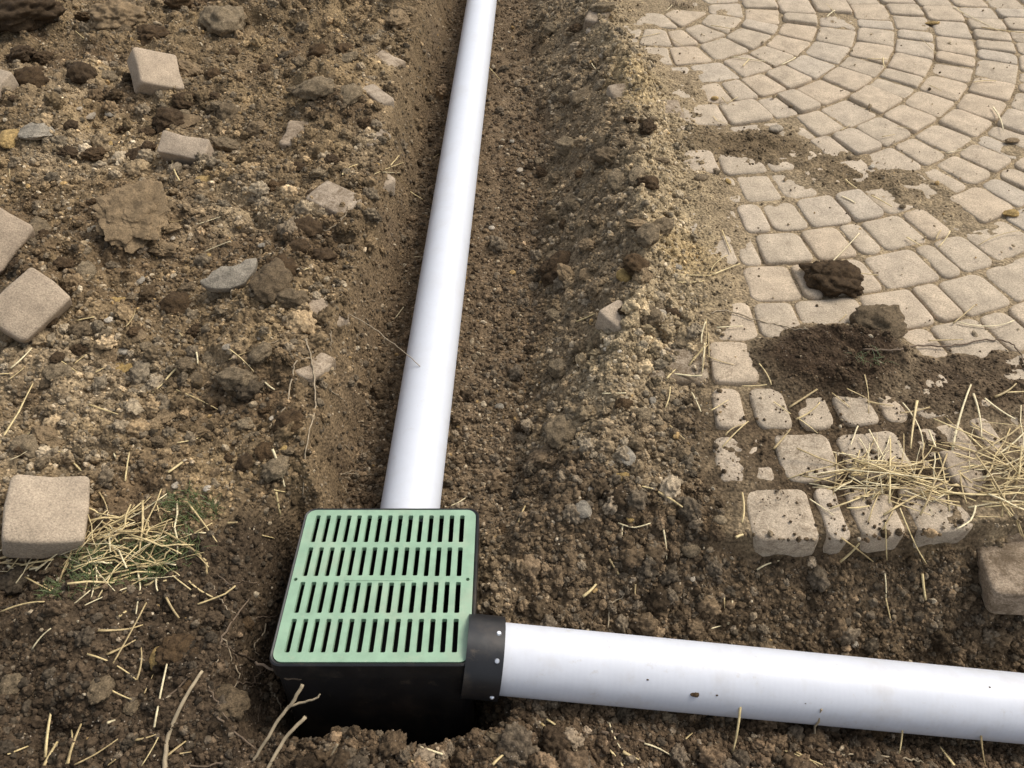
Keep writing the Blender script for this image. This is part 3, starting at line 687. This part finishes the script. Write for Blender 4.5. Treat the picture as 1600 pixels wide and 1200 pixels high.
for a in ((245, 115, 'the tilted square paver'), (285, 235, 'the small upturned paver'), (212, 352, 'the rusty rock slab'), (360, 440, 'the curved grey slice'), (55, 480, 'the speckled paver'), (65, 795, 'the square paver by the tuft'), (230, 850, 'the grass tuft'), (30, 30, 'the big dark clod'), (350, 42, 'the crumbly grey clod'), (465, 212, 'the rounded buried paver top'), (545, 322, 'the root-wrapped paver end'), (610, 104, 'the paver end under a clod'), (532, 500, 'the small pale paver corner'), (470, 690, 'the longest root'), (972, 498, 'the grey paver corner in the bank'), (976, 436, 'the round ochre pebble'), (978, 713, 'the long yellow stone'), (880, 680, 'the crumbly clod above the basin'), (1300, 447, 'the lone brown clod'), (1290, 560, 'the black soil pile'), (1395, 742, 'the tangled straw heap'), (1570, 730, 'the loose straw heap'), (1573, 890, 'the slipped paver'), (1580, 335, 'the purple-black bark chip'), (1582, 221, 'the upper bark chip'), (1457, 37, 'the far bark scrap'), (1180, 225, 'the brown soil spill'), (1075, 15, 'the dead grass tuft'), (1215, 790, 'the corner paver of the patio'), (290, 1100, 'the thick dry stick'), (440, 1120, 'the forked dry stick'), (760, 1020, 'the black collar'), (1200, 1000, 'the middle of the side pipe'), (930, 60, 'the far bank paver corner'), (740, 760, 'the back of the grate'), (1240, 60, 'the innermost paver rings'), (1480, 460, 'the clean pavers beyond the root')): mark(*a)
def beside(x, y): return min(MARKS, key=lambda m: (m[0]-x)**2+(m[1]-y)**2)[2]
PEB = [(142, 185, 13, 18), (172, 228, 12, 12), (172, 180, 14, 16), (124, 172, 9, 11), (62, 92, 10, 8), (85, 30, 16, 11), (220, 440, 12, 15), (170, 502, 14, 11), (140, 460, 9, 12), (90, 325, 10, 11), (108, 328, 8, 9), (270, 374, 8, 10), (326, 400, 9, 7), (193, 551, 17, 12), (138, 513, 16, 7), (355, 545, 16, 12), (275, 760, 13, 13), (325, 766, 15, 11), (928, 670, 13, 20), (948, 700, 10, 12), (940, 712, 12, 9), (955, 726, 12, 12), (1020, 628, 12, 12), (1042, 655, 16, 12), (1020, 763, 8, 11), (1044, 756, 9, 10), (925, 768, 13, 12), (985, 812, 14, 14), (1125, 815, 22, 14), (1082, 905, 10, 12), (956, 535, 9, 7), (1074, 556, 13, 8), (948, 547, 12, 10), (968, 550, 7, 6), (1020, 187, 14, 9), (1095, 280, 26, 9), (1138, 285, 8, 14), (1328, 247, 9, 9), (1362, 262, 10, 9), (1212, 205, 22, 16), (1410, 324, 11, 8), (1117, 155, 12, 8), (1075, 312, 12, 8), (1060, 420, 12, 12), (780, 637, 15, 11), (742, 560, 12, 12), (768, 358, 10, 8), (765, 300, 8, 8), (812, 268, 11, 12), (800, 222, 8, 10), (738, 435, 9, 9), (425, 655, 8, 9), (443, 702, 14, 10), (447, 535, 10, 8), (410, 385, 14, 9), (498, 424, 12, 8), (405, 530, 7, 8), (305, 1078, 6, 5), (130, 1118, 6, 5), (818, 952, 9, 12), (1055, 963, 10, 12), (1335, 1008, 12, 12)]
for px, py, w, h in PEB:
    rs = random.Random(px+py*7)
    zone = 'dug spoil on the grate-and-tuft side of the trench' if px < 620 else ('patio pavers' if px > 1110 and py < 500 else 'trench floor beside the long pipe' if px < 830 and py < 720 else 'trench bank and slope on the patio side')
    put('pebble', PEBS[rs.randrange(6)], PEBBLE, px, py, w, h, ('larger' if w > 11 else 'tiny')+' pale pebble on the '+{'d': 'spoil', 'p': 'pavers', 't': zone.split(' beside')[0].split(' and')[0]}[zone[0]]+' beside '+beside(*hit(px, py)[:2]), 'pebble', {'d': 'pale pebbles on the spoil', 'p': 'pale pebbles on the pavers', 't': 'pale pebbles on the ' + zone}[zone[0]], lift=.45)
rs = random.Random(77); made = 0
while made < 240:                                   # clods big enough to count
    px, py = rs.uniform(0, 1600), rs.uniform(0, 1190); p = hit(px, py); x, y = p[0], p[1]
    if on_paving(x, y) or y < .4: continue
    left = x < -.43; bank = .05 < x < .36 and y > 1.0
    if not (left and y > .85 or bank or rs.random() < .16): continue
    if -.40 < x < -.06 : continue
    w = rs.choice([rs.uniform(16, 30), rs.uniform(20, 40), rs.uniform(34, 58)])*(1.0 if py > 400 else .85)
    if not left: w *= 1.05 if bank else .72
    lab, grp = ('crumbly brown soil clod lying on the spoil across the trench from the patio', 'clods on the spoil') if left else ('grey brown soil clod on the bank between trench and patio', 'clods on the trench bank') if bank else ('dark soil clod on the slope round the side pipe', 'clods round the side pipe')
    lab = ('fist-like' if w > 36 else 'egg-sized' if w > 27 else 'walnut-sized')+' '+('flattish ' if made % 2 else 'rounded ')+lab.split(' lying')[0].split(' on')[0]+' beside '+beside(x, y)
    o = put('soil_clod', LUMPS[made % 6], CLODM, int(px), int(py), w, w*(rs.uniform(.5, .65) if made % 2 else rs.uniform(.8, .98)), lab, 'clod', grp, (rs.uniform(-.4, .4), rs.uniform(-.4, .4), rs.uniform(0, 6.3)), .12, None, made); made += 1

# ------------------------------------------------------------------ straw, roots, twigs
def tube_along(name, pts, r0, r1, m, sides=5, flat=1.0):
    pts = [Vector(p) for p in pts]; v = []; f = []; n = len(pts)
    for k, p in enumerate(pts):
        t = (pts[min(k+1, n-1)]-pts[max(k-1, 0)]).normalized(); a = t.cross(Vector((0, 0, 1)))
        if a.length < 1e-3: a = Vector((1, 0, 0))
        a.normalize(); b = a.cross(t); r = r0+(r1-r0)*k/(n-1)
        for i in range(sides):
            an = 2*math.pi*i/sides; v.append(p+a*math.cos(an)*r+b*math.sin(an)*r*flat)
    for k in range(n-1):
        for i in range(sides): j = (i+1) % sides; f.append((k*sides+i, k*sides+j, (k+1)*sides+j, (k+1)*sides+i))
    f.append(tuple(range(sides-1, -1, -1))); f.append(tuple(range((n-1)*sides, n*sides)))
    return v, f
def over(x, y):
    z = float(surf(np.array([x]), np.array([y]))[0])
    if abs(x-PIPE_X) < PIPE_R and y > .8: z = max(z, PIPE_Z+math.sqrt(PIPE_R**2-(x-PIPE_X)**2))
    dy = y-.551
    if x > -.09 and abs(dy) < PIPE_R: z = max(z, float(lat_z(x))+math.sqrt(PIPE_R**2-dy**2))
    return z
def lay(a, b, n, lift, sag, rs):
    """points of a stalk from a to b resting on what lies under it"""
    xs = [a[0]+(b[0]-a[0])*t for t in np.linspace(0, 1, n)]; ys = [a[1]+(b[1]-a[1])*t for t in np.linspace(0, 1, n)]
    zs = [over(x, y) for x, y in zip(xs, ys)]
    t = np.linspace(0, 1, n); A = np.polyfit(t, zs, 1); base = A[0]*t+A[1]; up = max(np.array(zs)-base)*.55
    L = math.dist(a[:2], b[:2]); bx = rs.gauss(0, .035)*L; nx, ny = -(b[1]-a[1])/max(L, 1e-6), (b[0]-a[0])/max(L, 1e-6)
    return [(x+nx*bx*4*q*(1-q), y+ny*bx*4*q*(1-q), max(zb+up, (zz if sag > .5 else -9))+lift) for x, y, zb, zz, q in zip(xs, ys, base, zs, t)]
def straw_zone(x, y):
    if on_paving(np.array([x]), np.array([y]))[0]:
        if y > 1.25: return 'dry straw lying on the clean upper pavers', 'straws on the clean pavers'
        return 'dry straw on the soil covered pavers by the patio edge', 'straws on the soiled pavers'
    if y < .50 and x > -.1: return 'dry straw on the soil on the grass side of the side pipe', 'straws before the side pipe'
    if x < -.34:
        if y < .72: return 'dry straw on the dark soil round the grass tuft and basin', 'straws on the dark soil'
        return 'dry straw on the dug spoil across the trench from the patio', 'straws on the spoil'
    if y > 1.0: return 'dry straw in the trench or on its patio-side bank', 'straws in the trench and on the bank'
    return 'dry straw on the slope between the patio edge and the side pipe', 'straws on the slope'
def straw_px(x1, y1, x2, y2, rs, th=None):
    a, b = hit(x1, y1), hit(x2, y2); r = (th or rs.uniform(.0012, .0026)); L = math.dist(a, b)
    if L > .26: b = a+(b-a)*.26/L
    pts = lay(a, b, 7, r*.7+.0035, 0, rs)
    if L > .05 and rs.random() < .35:               # a crease where the stalk has been trodden
        k = rs.randrange(2, 5); dx, dy = (rs.gauss(0, .06)*L for _ in range(2)); pts = [(p[0]+dx*(i-k)/3, p[1]+dy*(i-k)/3, p[2]+.002*(i-k)) if i > k else p for i, p in enumerate(pts)]
    v, f = tube_along('straw', pts, r*rs.uniform(.8, 1.2), r*rs.uniform(.4, .95), None, 5, rs.uniform(.35, .8))
    o = link('straw', pydata('straw', v, f, True), rs.choice(STRAWS)); lab, grp = straw_zone((a[0]+b[0])/2, (a[1]+b[1])/2)
    an = abs(math.degrees(math.atan2(b[1]-a[1], b[0]-a[0]))) % 180; way = 'along the long pipe' if 65 < an < 115 else 'across the long pipe' if an < 25 or an > 155 else 'aslant'
    tag(o, ('long' if L > .075 else 'short')+' '+lab.split(' lying')[0].split(' on')[0].split(' in')[0]+', '+('thick' if r > .0019 else 'slender')+', '+('pointing ' if way != 'aslant' else 'lying ')+way.replace('the long pipe', 'the trench')+' beside '+beside((a[0]+b[0])/2, (a[1]+b[1])/2), 'straw', grp)
SZ = [  # (origin x, origin y, magnification, [stalk ends])
 (1080, 480, 2.858, [(435,455,560,372),(465,508,560,445),(365,430,440,485),(470,500,562,572),(135,635,252,518),(150,580,235,530),(85,470,165,420),(0,390,40,480),(45,300,62,90),(0,255,70,185),(75,120,78,230),(300,260,355,355),(225,360,335,355),(690,375,780,415),(780,430,895,450),(770,310,790,480),(625,390,705,455),(1165,80,1260,0),(1190,75,1440,65),(1055,158,1200,160),(1160,650,1245,352),(1255,395,1290,595),(1005,425,975,640),(940,435,1030,660),(930,480,1060,455),(1305,415,1440,510),(1350,410,1445,350),(1390,390,1486,385),(1245,525,1486,650),(745,590,800,710),(740,540,715,640),(1055,560,1090,640),(365,640,430,565),(1100,830,1486,835),(1195,740,1225,885),(1265,895,1150,1070),(1380,945,1400,690),(1390,820,1486,690),(1265,942,1375,945),(855,935,1140,785),(900,950,1030,1190),(835,1015,860,1150),(635,1100,810,1140),(655,1155,745,1065),(290,1180,390,1140),(525,865,635,940),(690,905,790,895),(720,860,840,840),(1130,700,1240,800),(880,870,1065,935)]),
 (1200, 0, 4, [(1155,55,1480,215),(1330,180,1600,215),(365,115,415,75),(360,30,430,125),(945,245,1050,350),(620,375,765,380),(718,370,728,430),(1400,680,1465,830),(80,415,170,370),(1280,525,1420,515),(800,800,890,815),(710,865,790,850),(450,825,510,790),(1110,965,1220,950),(480,1130,550,1190),(1000,540,1080,580)]),
 (800, 0, 4, [(965,75,1000,40),(785,240,925,215),(990,250,1105,320),(1370,365,1580,395),(1440,425,1480,380),(1310,620,1345,660),(1345,655,1410,615),(1255,735,1330,820),(495,385,545,475),(1240,170,1390,195)]),
 (1200, 300, 4, [(190,495,745,520),(350,490,565,270),(455,40,540,80),(640,35,770,105),(860,295,955,350),(1060,355,1130,260),(1310,345,1575,250),(440,820,485,775),(1045,310,1075,250)]),
 (800, 300, 4, [(1100,1110,1215,985),(1180,960,1205,840),(1185,1140,1190,960),(1020,530,1240,535),(1240,510,1335,420),(1250,525,1420,460),(1030,578,1200,570),(405,820,515,770),(1310,250,1365,390),(1275,860,1440,850),(1005,1145,1180,1170),(965,1180,1025,1120),(1215,1035,1385,1090)]),
 (800, 600, 4, [(560,85,710,82),(955,165,985,35),(980,275,1075,365),(910,690,1075,800),(660,880,865,920),(940,920,960,1120),(585,1075,665,1200),(40,875,85,765),(1435,690,1430,900),(1395,970,1440,955),(810,650,880,670),(690,895,685,960)]),
 (1200, 900, 4, [(720,0,728,150),(728,150,760,300),(955,0,975,165),(100,1100,330,1200),(170,1110,310,1200),(490,1045,680,1095),(755,1020,800,1130),(1050,1080,1150,1195),(1200,1040,1360,1195)]),
 (800, 900, 4, [(440,145,525,60),(770,65,770,150),(1240,340,1340,315),(1340,315,1370,170),(1320,150,1320,240),(215,905,370,1035),(180,930,300,1050),(395,1030,395,1140),(605,930,675,1085),(825,1055,1005,1140),(1010,1145,1065,1165),(610,1095,690,1195),(1080,1030,1125,990),(1365,900,1368,1140),(1240,1120,1290,1195),(690,1110,790,1160),(0,1140,75,1110),(0,1090,30,1065)]),
 (0, 900, 4, [(525,200,800,85),(705,575,920,175),(555,500,865,665),(865,665,895,465),(675,500,860,415),(620,350,915,325),(985,970,1070,520),(910,745,965,620),(685,710,835,785),(0,235,290,175),(205,465,330,340),(285,1195,375,1050),(290,1140,330,830),(440,1195,460,975),(450,1195,515,975),(470,1190,730,1045),(680,1195,735,1155),(890,1195,1000,1020),(1055,1130,1170,1040),(1130,1120,1205,1108),(1240,185,1500,90),(1185,40,1340,150),(985,20,995,110),(60,1125,190,1075),(1050,150,1130,280),(750,265,800,235),(680,930,730,910),(850,1035,985,1000)]),
 (400, 900, 4, [(1160,1080,1190,980),(1005,1010,1020,1160),(1030,1080,1170,1130),(1040,1170,1110,1145),(970,1160,1050,1195),(1480,1190,1600,1090)]),
 (0, 600, 4, [(0,380,245,0),(265,405,400,440),(400,440,515,555),(560,135,745,205),(960,70,1035,0),(1110,55,1380,180),(1115,380,1275,335),(790,620,820,450),(635,700,685,820),(1170,740,1370,1015),(1000,925,1300,1130),(1300,1130,1300,1200),(175,335,240,290),(85,505,190,435),(1425,880,1490,875),(1060,570,1150,505),(720,445,740,480),(10,1110,85,1085),(60,1195,170,1050),(380,1080,530,1035)]),
 (0, 300, 4, [(355,1050,495,1140),(0,1155,85,1150),(70,1200,160,1115),(85,1130,220,1010),(1060,205,1155,185),(1250,225,1390,165),(1275,385,1445,325),(795,860,850,745),(485,820,600,800),(1120,880,1190,940),(1445,1010,1600,1160),(1440,1075,1600,1000),(1220,980,1245,1095),(1030,1200,1120,1105),(605,1145,665,1105),(470,1085,550,1030)]),
 (400, 0, 4, [(545,1120,640,1040),(745,1135,940,1010),(840,1030,920,985),(870,1110,970,1195),(795,1108,900,1108),(1105,1000,1160,960),(1450,525,1525,522)]),
 (400, 300, 4, [(485,5,595,90),(300,500,365,475),(870,800,925,730),(990,415,1040,418),(965,0,1045,60)]),
 (400, 600, 4, [(1220,770,1310,722),(115,440,190,690),(120,680,190,692),(135,700,165,850),(60,0,120,45),(45,960,120,980)]),
 (0, 0, 4, [(1080,985,1145,1165),(475,200,530,250),(300,385,385,355),(65,1070,70,1130)])]
rs = random.Random(5)
for ox, oy, s, L in SZ:
    for x1, y1, x2, y2 in L: straw_px(ox+x1/s, oy+y1/s, ox+x2/s, oy+y2/s, rs)
def straw_heap(name, label, cx, cy, rx, ry, n, hz, seed, lmin=.035, lmax=.13):
    rs = random.Random(seed); V = []; F = []; me = None
    for i in range(n):
        t = rs.random()**.6; a = rs.uniform(0, 6.283); x, y = cx+rx*t*math.cos(a), cy+ry*t*math.sin(a); L = rs.uniform(lmin, lmax)
        an = rs.gauss(.15, .6) if rs.random() < .7 else rs.uniform(-1.57, 1.57); dx, dy = L/2*math.cos(an), L/2*math.sin(an); r = rs.uniform(.0006, .0022)
        z0 = (1-t*t)*hz*rs.random(); tilt = rs.gauss(0, .12)*L
        pts = lay((x-dx, y-dy, 0), (x+dx, y+dy, 0), 5, .001+z0, 0, rs); pts = [(p[0], p[1], max(p[2]+tilt*(k/4-.5), over(p[0], p[1])-.002)) for k, p in enumerate(pts)]
        pts[2] = tuple(q+rs.gauss(0, .003) for q in pts[2][:2])+(pts[2][2],); v, f = tube_along('s', pts, r, r*.7, None, 5, rs.uniform(.35, .75)); o = len(V); V += v; F += [tuple(q+o for q in ff) for ff in f]
    me = pydata(name, V, F, True)
    for m in STRAWS: me.materials.append(m)
    k = np.repeat(np.array([rs.randrange(4) for _ in range(n)]), len(F)//n); me.polygons.foreach_set('material_index', k.astype(np.int32)); me.update()
    o = bpy.data.objects.new(name, me); COL.objects.link(o); return tag(o, label, 'straw', None, 'stuff')
p = at(1395, 742, .01); straw_heap('straw_heap', 'tangled heap of dry straw on the broken patio edge', p[0], p[1], .12, .055, 95, .020, 1, .03, .17)
p = at(1575, 735, .01); straw_heap('straw_heap', 'loose straw heap beside the slipped paver at the patio edge', p[0]+.03, p[1], .10, .12, 75, .016, 2, .03, .18)
p = at(215, 860, .0); straw_heap('straw_heap', 'pale straw matted over the grass tuft beside the square paver', p[0], p[1], .10, .075, 110, .022, 3, .02, .12)
p = at(40, 885, .0); straw_heap('straw_litter', 'thin straw litter under the square paver', p[0], p[1], .12, .04, 26, .006, 4, .03, .09)
def grass(name, label, spots, seed, mats):
    rs = random.Random(seed); V = []; F = []
    for cx, cy, rx, ry, n, L0 in spots:
        for i in range(n):
            a = rs.uniform(0, 6.28); t = math.sqrt(rs.random()); x, y = cx+rx*t*math.cos(a), cy+ry*t*math.sin(a); z = over(x, y)-.003
            L = L0*rs.uniform(.5, 1.3); d = rs.uniform(0, 6.28); w = rs.uniform(.0007, .0014); bend = rs.uniform(.5, 1.5); o = len(V)
            for k in range(4):
                s = k/3; px = x+math.cos(d)*L*s*s*bend*.7; py = y+math.sin(d)*L*s*s*bend*.7; pz = z+L*(s-.45*bend*s*s); ww = w*(1-s*.85)
                V += [(px-math.sin(d)*ww, py+math.cos(d)*ww, pz), (px+math.sin(d)*ww, py-math.cos(d)*ww, pz)]
            F += [(o+2*k, o+2*k+1, o+2*k+3, o+2*k+2) for k in range(3)]
    return tag(link(name, pydata(name, V, F, True), mats), label, 'grass', None, 'stuff')
q1, q2, q3, q4 = at(300, 800), at(200, 880), at(110, 925), at(265, 865)
grass('grass_tuft', 'low green grass showing through the matted straw', [(q1[0], q1[1], .05, .03, 220, .028), (q2[0], q2[1], .09, .045, 420, .026), (q3[0], q3[1], .05, .02, 130, .024), (q4[0], q4[1], .06, .04, 220, .026)], 5, GRASSM)
q1, q2, q3 = at(1355, 570, .01), at(1580, 880, -.02), at(1075, 10)
grass('grass_sprigs', 'sparse green sprigs on the black soil pile on the pavers', [(q1[0], q1[1], .035, .025, 36, .026)], 6, GRASSM)
grass('dry_grass', 'dead brown grass tuft in a far patio joint', [(q3[0]-.02, q3[1], .05, .015, 60, .03)], 8, ROOTD)

def hit_all(px, py):
    d = ray(px, py); t = np.linspace(.9, 5, 4000); P = _C+np.outer(t, d); x, y, z = P.T; top = surf(x, y)
    top = np.where((np.abs(x-PIPE_X) < PIPE_R) & (y > .8), np.maximum(top, PIPE_Z+np.sqrt(np.maximum(PIPE_R**2-(x-PIPE_X)**2, 0))), top)
    below = z < top; return P[int(np.argmax(below))] if below.any() else P[-1]
def curve_px(name, label, cat, pts, r0, r1, m, lifts=None, group=None, jit=.0012, seed=0, zs=None):
    rs = random.Random(seed+len(pts)*13+int(pts[0][0])); W = []
    for i, (px, py) in enumerate(pts):
        if zs and zs[i] is not None: W.append(Vector(at(px, py, zs[i]))); continue
        p = hit_all(px, py); l = lifts[i] if lifts else .0015
        if l > .02:                                # held clear of the ground: nearer along the same line of sight
            d = ray(px, py); z = p[2]+l; p = _C+d*((z-CAM_H)/d[2])
        elif abs(p[0]-PIPE_X) < PIPE_R and p[1] > .8: p = p-ray(px, py)*(l+.0015)
        else: p = np.array([p[0], p[1], max(p[2], over(p[0], p[1]))+l])
        W.append(Vector(p))
    out = []
    for i in range(len(W)-1):
        p0, p1, p2, p3 = W[max(i-1, 0)], W[i], W[i+1], W[min(i+2, len(W)-1)]
        for k in range(5):
            t = k/5; out.append(.5*((2*p1)+(p2-p0)*t+(2*p0-5*p1+4*p2-p3)*t*t+(3*p1-p0-3*p2+p3)*t**3)+Vector((rs.gauss(0, jit), rs.gauss(0, jit), rs.gauss(0, jit*.6))))
    out.append(W[-1]); k = 1.45 if name == 'root' else 1.15; v, f = tube_along(name, out, r0*k, r1*k, m, 6)
    return tag(link(name, pydata(name, v, f, True), m), label, cat, group)
Z = lambda ox, oy, s, L: [(ox+x/s, oy+y/s) for x, y in L]
curve_px('root', 'thin pale root reaching from the bank across the long white pipe', 'root', Z(400, 300, 4, [(430,670),(560,750),(720,840),(820,920),(930,1000),(1025,1090)]), .0011, .0006, ROOTM, None, None, .0008, 0, [None, .008, -.004, -.012, -.020, None])
curve_px('root', 'curly thin root looped over the dark broken paver end', 'root', Z(400, 300, 4, [(395,240),(470,230),(550,160),(585,90),(575,40)]), .0010, .0007, ROOTM)
curve_px('root', 'fine root hanging straight down beside the small pale paver corner', 'root', Z(400, 300, 4, [(430,660),(440,780),(465,880),(470,1000)]), .0008, .0005, ROOTM)
curve_px('root', 'longest root trailing down the bank to the back corner of the basin', 'root', Z(400, 300, 4, [(315,930),(340,1020),(365,1150),(375,1350),(340,1500),(310,1650),(295,1900)]), .0012, .0007, ROOTM, [.002,.004,.008,.008,.006,.004,.002])
curve_px('root', 'curved root running down the spoil from a forked bend', 'root', Z(400, 300, 4, [(340,1040),(250,1070),(225,1180),(180,1350),(100,1460),(60,1570),(40,1650)]), .0012, .0007, ROOTM)
curve_px('root', 'root creeping out of the spoil above the forked bend', 'root', Z(400, 300, 4, [(0,1000),(100,950),(170,920),(215,850),(235,770)]), .0010, .0008, ROOTM)
curve_px('root', 'short root crossing the bank near the forked bend', 'root', Z(400, 600, 4, [(375,25),(470,50),(530,90),(570,125)]), .0008, .0005, ROOTM)
for k, L in enumerate([[(520,575),(600,550),(680,555),(735,570)], [(540,590),(590,595),(650,632),(790,628)], [(535,365),(590,420),(640,480),(720,565)], [(515,580),(560,565),(640,565),(720,572)], [(530,610),(550,650),(570,690)]]):
    curve_px('root', 'hair root in the fan at the trench corner behind the basin', 'root', Z(400, 600, 4, L), .0006, .0004, ROOTM, None, 'fan of hair roots')
curve_px('root', 'long brown root lying across the patio along the black soil pile', 'root', Z(1200, 300, 4, [(590,990),(700,998),(820,995),(900,970),(1100,970),(1250,955),(1380,935),(1500,950),(1560,1010),(1600,1110)]), .0016, .0009, ROOTD, [.004]*10)
curve_px('root', 'thin pale root over the far edge of the black soil pile', 'root', Z(1080, 480, 2.858, [(90,30),(150,20),(300,65),(400,90),(450,100),(520,105)]), .0011, .0008, ROOTM, [.003]*6)
curve_px('stick', 'thick dry stick lying on the dark soil by the basin hole', 'stick', Z(0, 900, 4, [(1030,1230),(1060,1020),(1150,800),(1270,600)]), .0032, .0022, TWIG, [.004,.006,.006,.004], None, .0004)
curve_px('stick', 'forked dry stick standing at the corner of the basin hole', 'stick', Z(400, 900, 4, [(-20,1160),(60,1030),(170,860),(230,790),(290,680)]), .0020, .0026, TWIG, None, None, .0004, 0, [-.045,-.03,-.015,-.005,.012])
curve_px('stick', 'thin side branch of the forked stick by the basin hole', 'stick', Z(400, 900, 4, [(200,815),(290,790),(365,770),(400,740)]), .0018, .0011, TWIG, None, None, .0004, 0, [-.010,-.006,.0,.004])
curve_px('stick', 'straight dull stick beside the forked stick', 'stick', Z(400, 900, 4, [(60,1230),(180,1020),(310,880)]), .0024, .0026, TWIG, None, None, .0004, 0, [-.05,-.035,-.020])
curve_px('stick', 'short crooked stick on the soil before the basin hole', 'stick', Z(400, 900, 4, [(465,1215),(475,1120),(510,1050)]), .0016, .0018, TWIG, None, None, .0004, 0, [-.055,-.045,-.035])
curve_px('root', 'brown root bending toward the front corner of the basin', 'root', Z(400, 900, 4, [(0,545),(120,590),(200,640),(290,640)]), .0016, .0011, ROOTD, None, None, .0012, 0, [-.03,-.028,-.03,-.035])
for k, (L, lab) in enumerate([([(1375,430),(1480,480),(1600,550)], 'brown root above the thick stick pointing at the basin'), ([(1340,870),(1450,960),(1600,1090)], 'brown root below the thick stick and the forked stick'), ([(1375,430),(1450,300),(1560,150)], 'brown root climbing to the gap beside the grate'), ([(970,820),(1150,680),(1240,570)], 'thin root crossing under the thick stick'), ([(1040,1185),(1300,1190),(1600,1170)], 'flat root along the soil below the thick stick')]):
    curve_px('root', lab, 'root', Z(0, 900, 4, L), .0012, .0008, ROOTD, [.003]*3)
curve_px('root', 'forked brown root along the soil before the side pipe', 'root', Z(1200, 900, 4, [(235,960),(290,1030),(400,1100),(500,1120),(650,1125),(830,1145),(950,1165),(1010,1215)]), .0012, .0010, TWIG, [.003]*8)
curve_px('stick', 'brown stick at the foot of the side pipe', 'stick', Z(800, 900, 4, [(560,980),(700,1005),(825,1042)]), .0024, .0020, ROOTD, [.003]*3, None, .0005)
curve_px('stick', 'thin pale twig leaning against the back of the side pipe', 'stick', Z(800, 900, 4, [(595,330),(620,190),(680,150),(745,85)]), .0012, .0009, TWIG, [.004]*4)
curve_px('stick', 'short grey twig stuck in the spoil below the flat grey stone', 'stick', Z(0, 300, 4, [(630,910),(690,985),(750,1060)]), .0016, .0012, ROOTD, [.004]*3, None, .0004)

# crumbs stuck to the side pipe
def on_pipe(px, py):
    d = ray(px, py)
    for t in np.linspace(1.0, 1.6, 1200):
        q = _C+d*t
        if q[2] < over(q[0], q[1]): return q
    return q
for i, (px, py, r, lab) in enumerate([(1086, 1085, .0042, 'dark soil crumb stuck low on the side pipe'), (1120, 1086, .0014, 'speck of soil beside the dark crumb on the side pipe'), (1258, 1098, .0018, 'soil speck on the side pipe below the middle patio edge'), (1012, 1062, .0013, 'fine speck of grit on the side pipe toward the collar'), (1546, 1074, .0016, 'lone grit speck on the side pipe toward the slipped paver')]):
    q = on_pipe(px, py); o = link('soil_crumb', src_c[i].copy(), None); o.data.materials.clear(); o.data.materials.append(DARKCLOD); o.location = q; o.scale = (r*1.5, r, r*.8); tag(o, lab, 'soil')

# torn roots in the loose soil beside the basin
rs = random.Random(91)
for i in range(14):
    px, py = rs.uniform(325, 425), rs.uniform(880, 1090); L = [(px, py)]; a = rs.uniform(-.9, .9) if rs.random() < .6 else rs.uniform(.9, 2.2)
    for k in range(3): L.append((L[-1][0]+rs.uniform(14, 26)*math.cos(a), L[-1][1]+rs.uniform(14, 26)*math.sin(a))); a += rs.gauss(0, .5)
    curve_px('root', ('curling' if i % 2 else 'straight')+' torn hair root in the dark soil beside the basin', 'root', L, rs.uniform(.0006, .0011), .0005, ROOTD if i % 3 else ROOTM, [.004]*4, 'torn roots beside the basin', .0014, i)
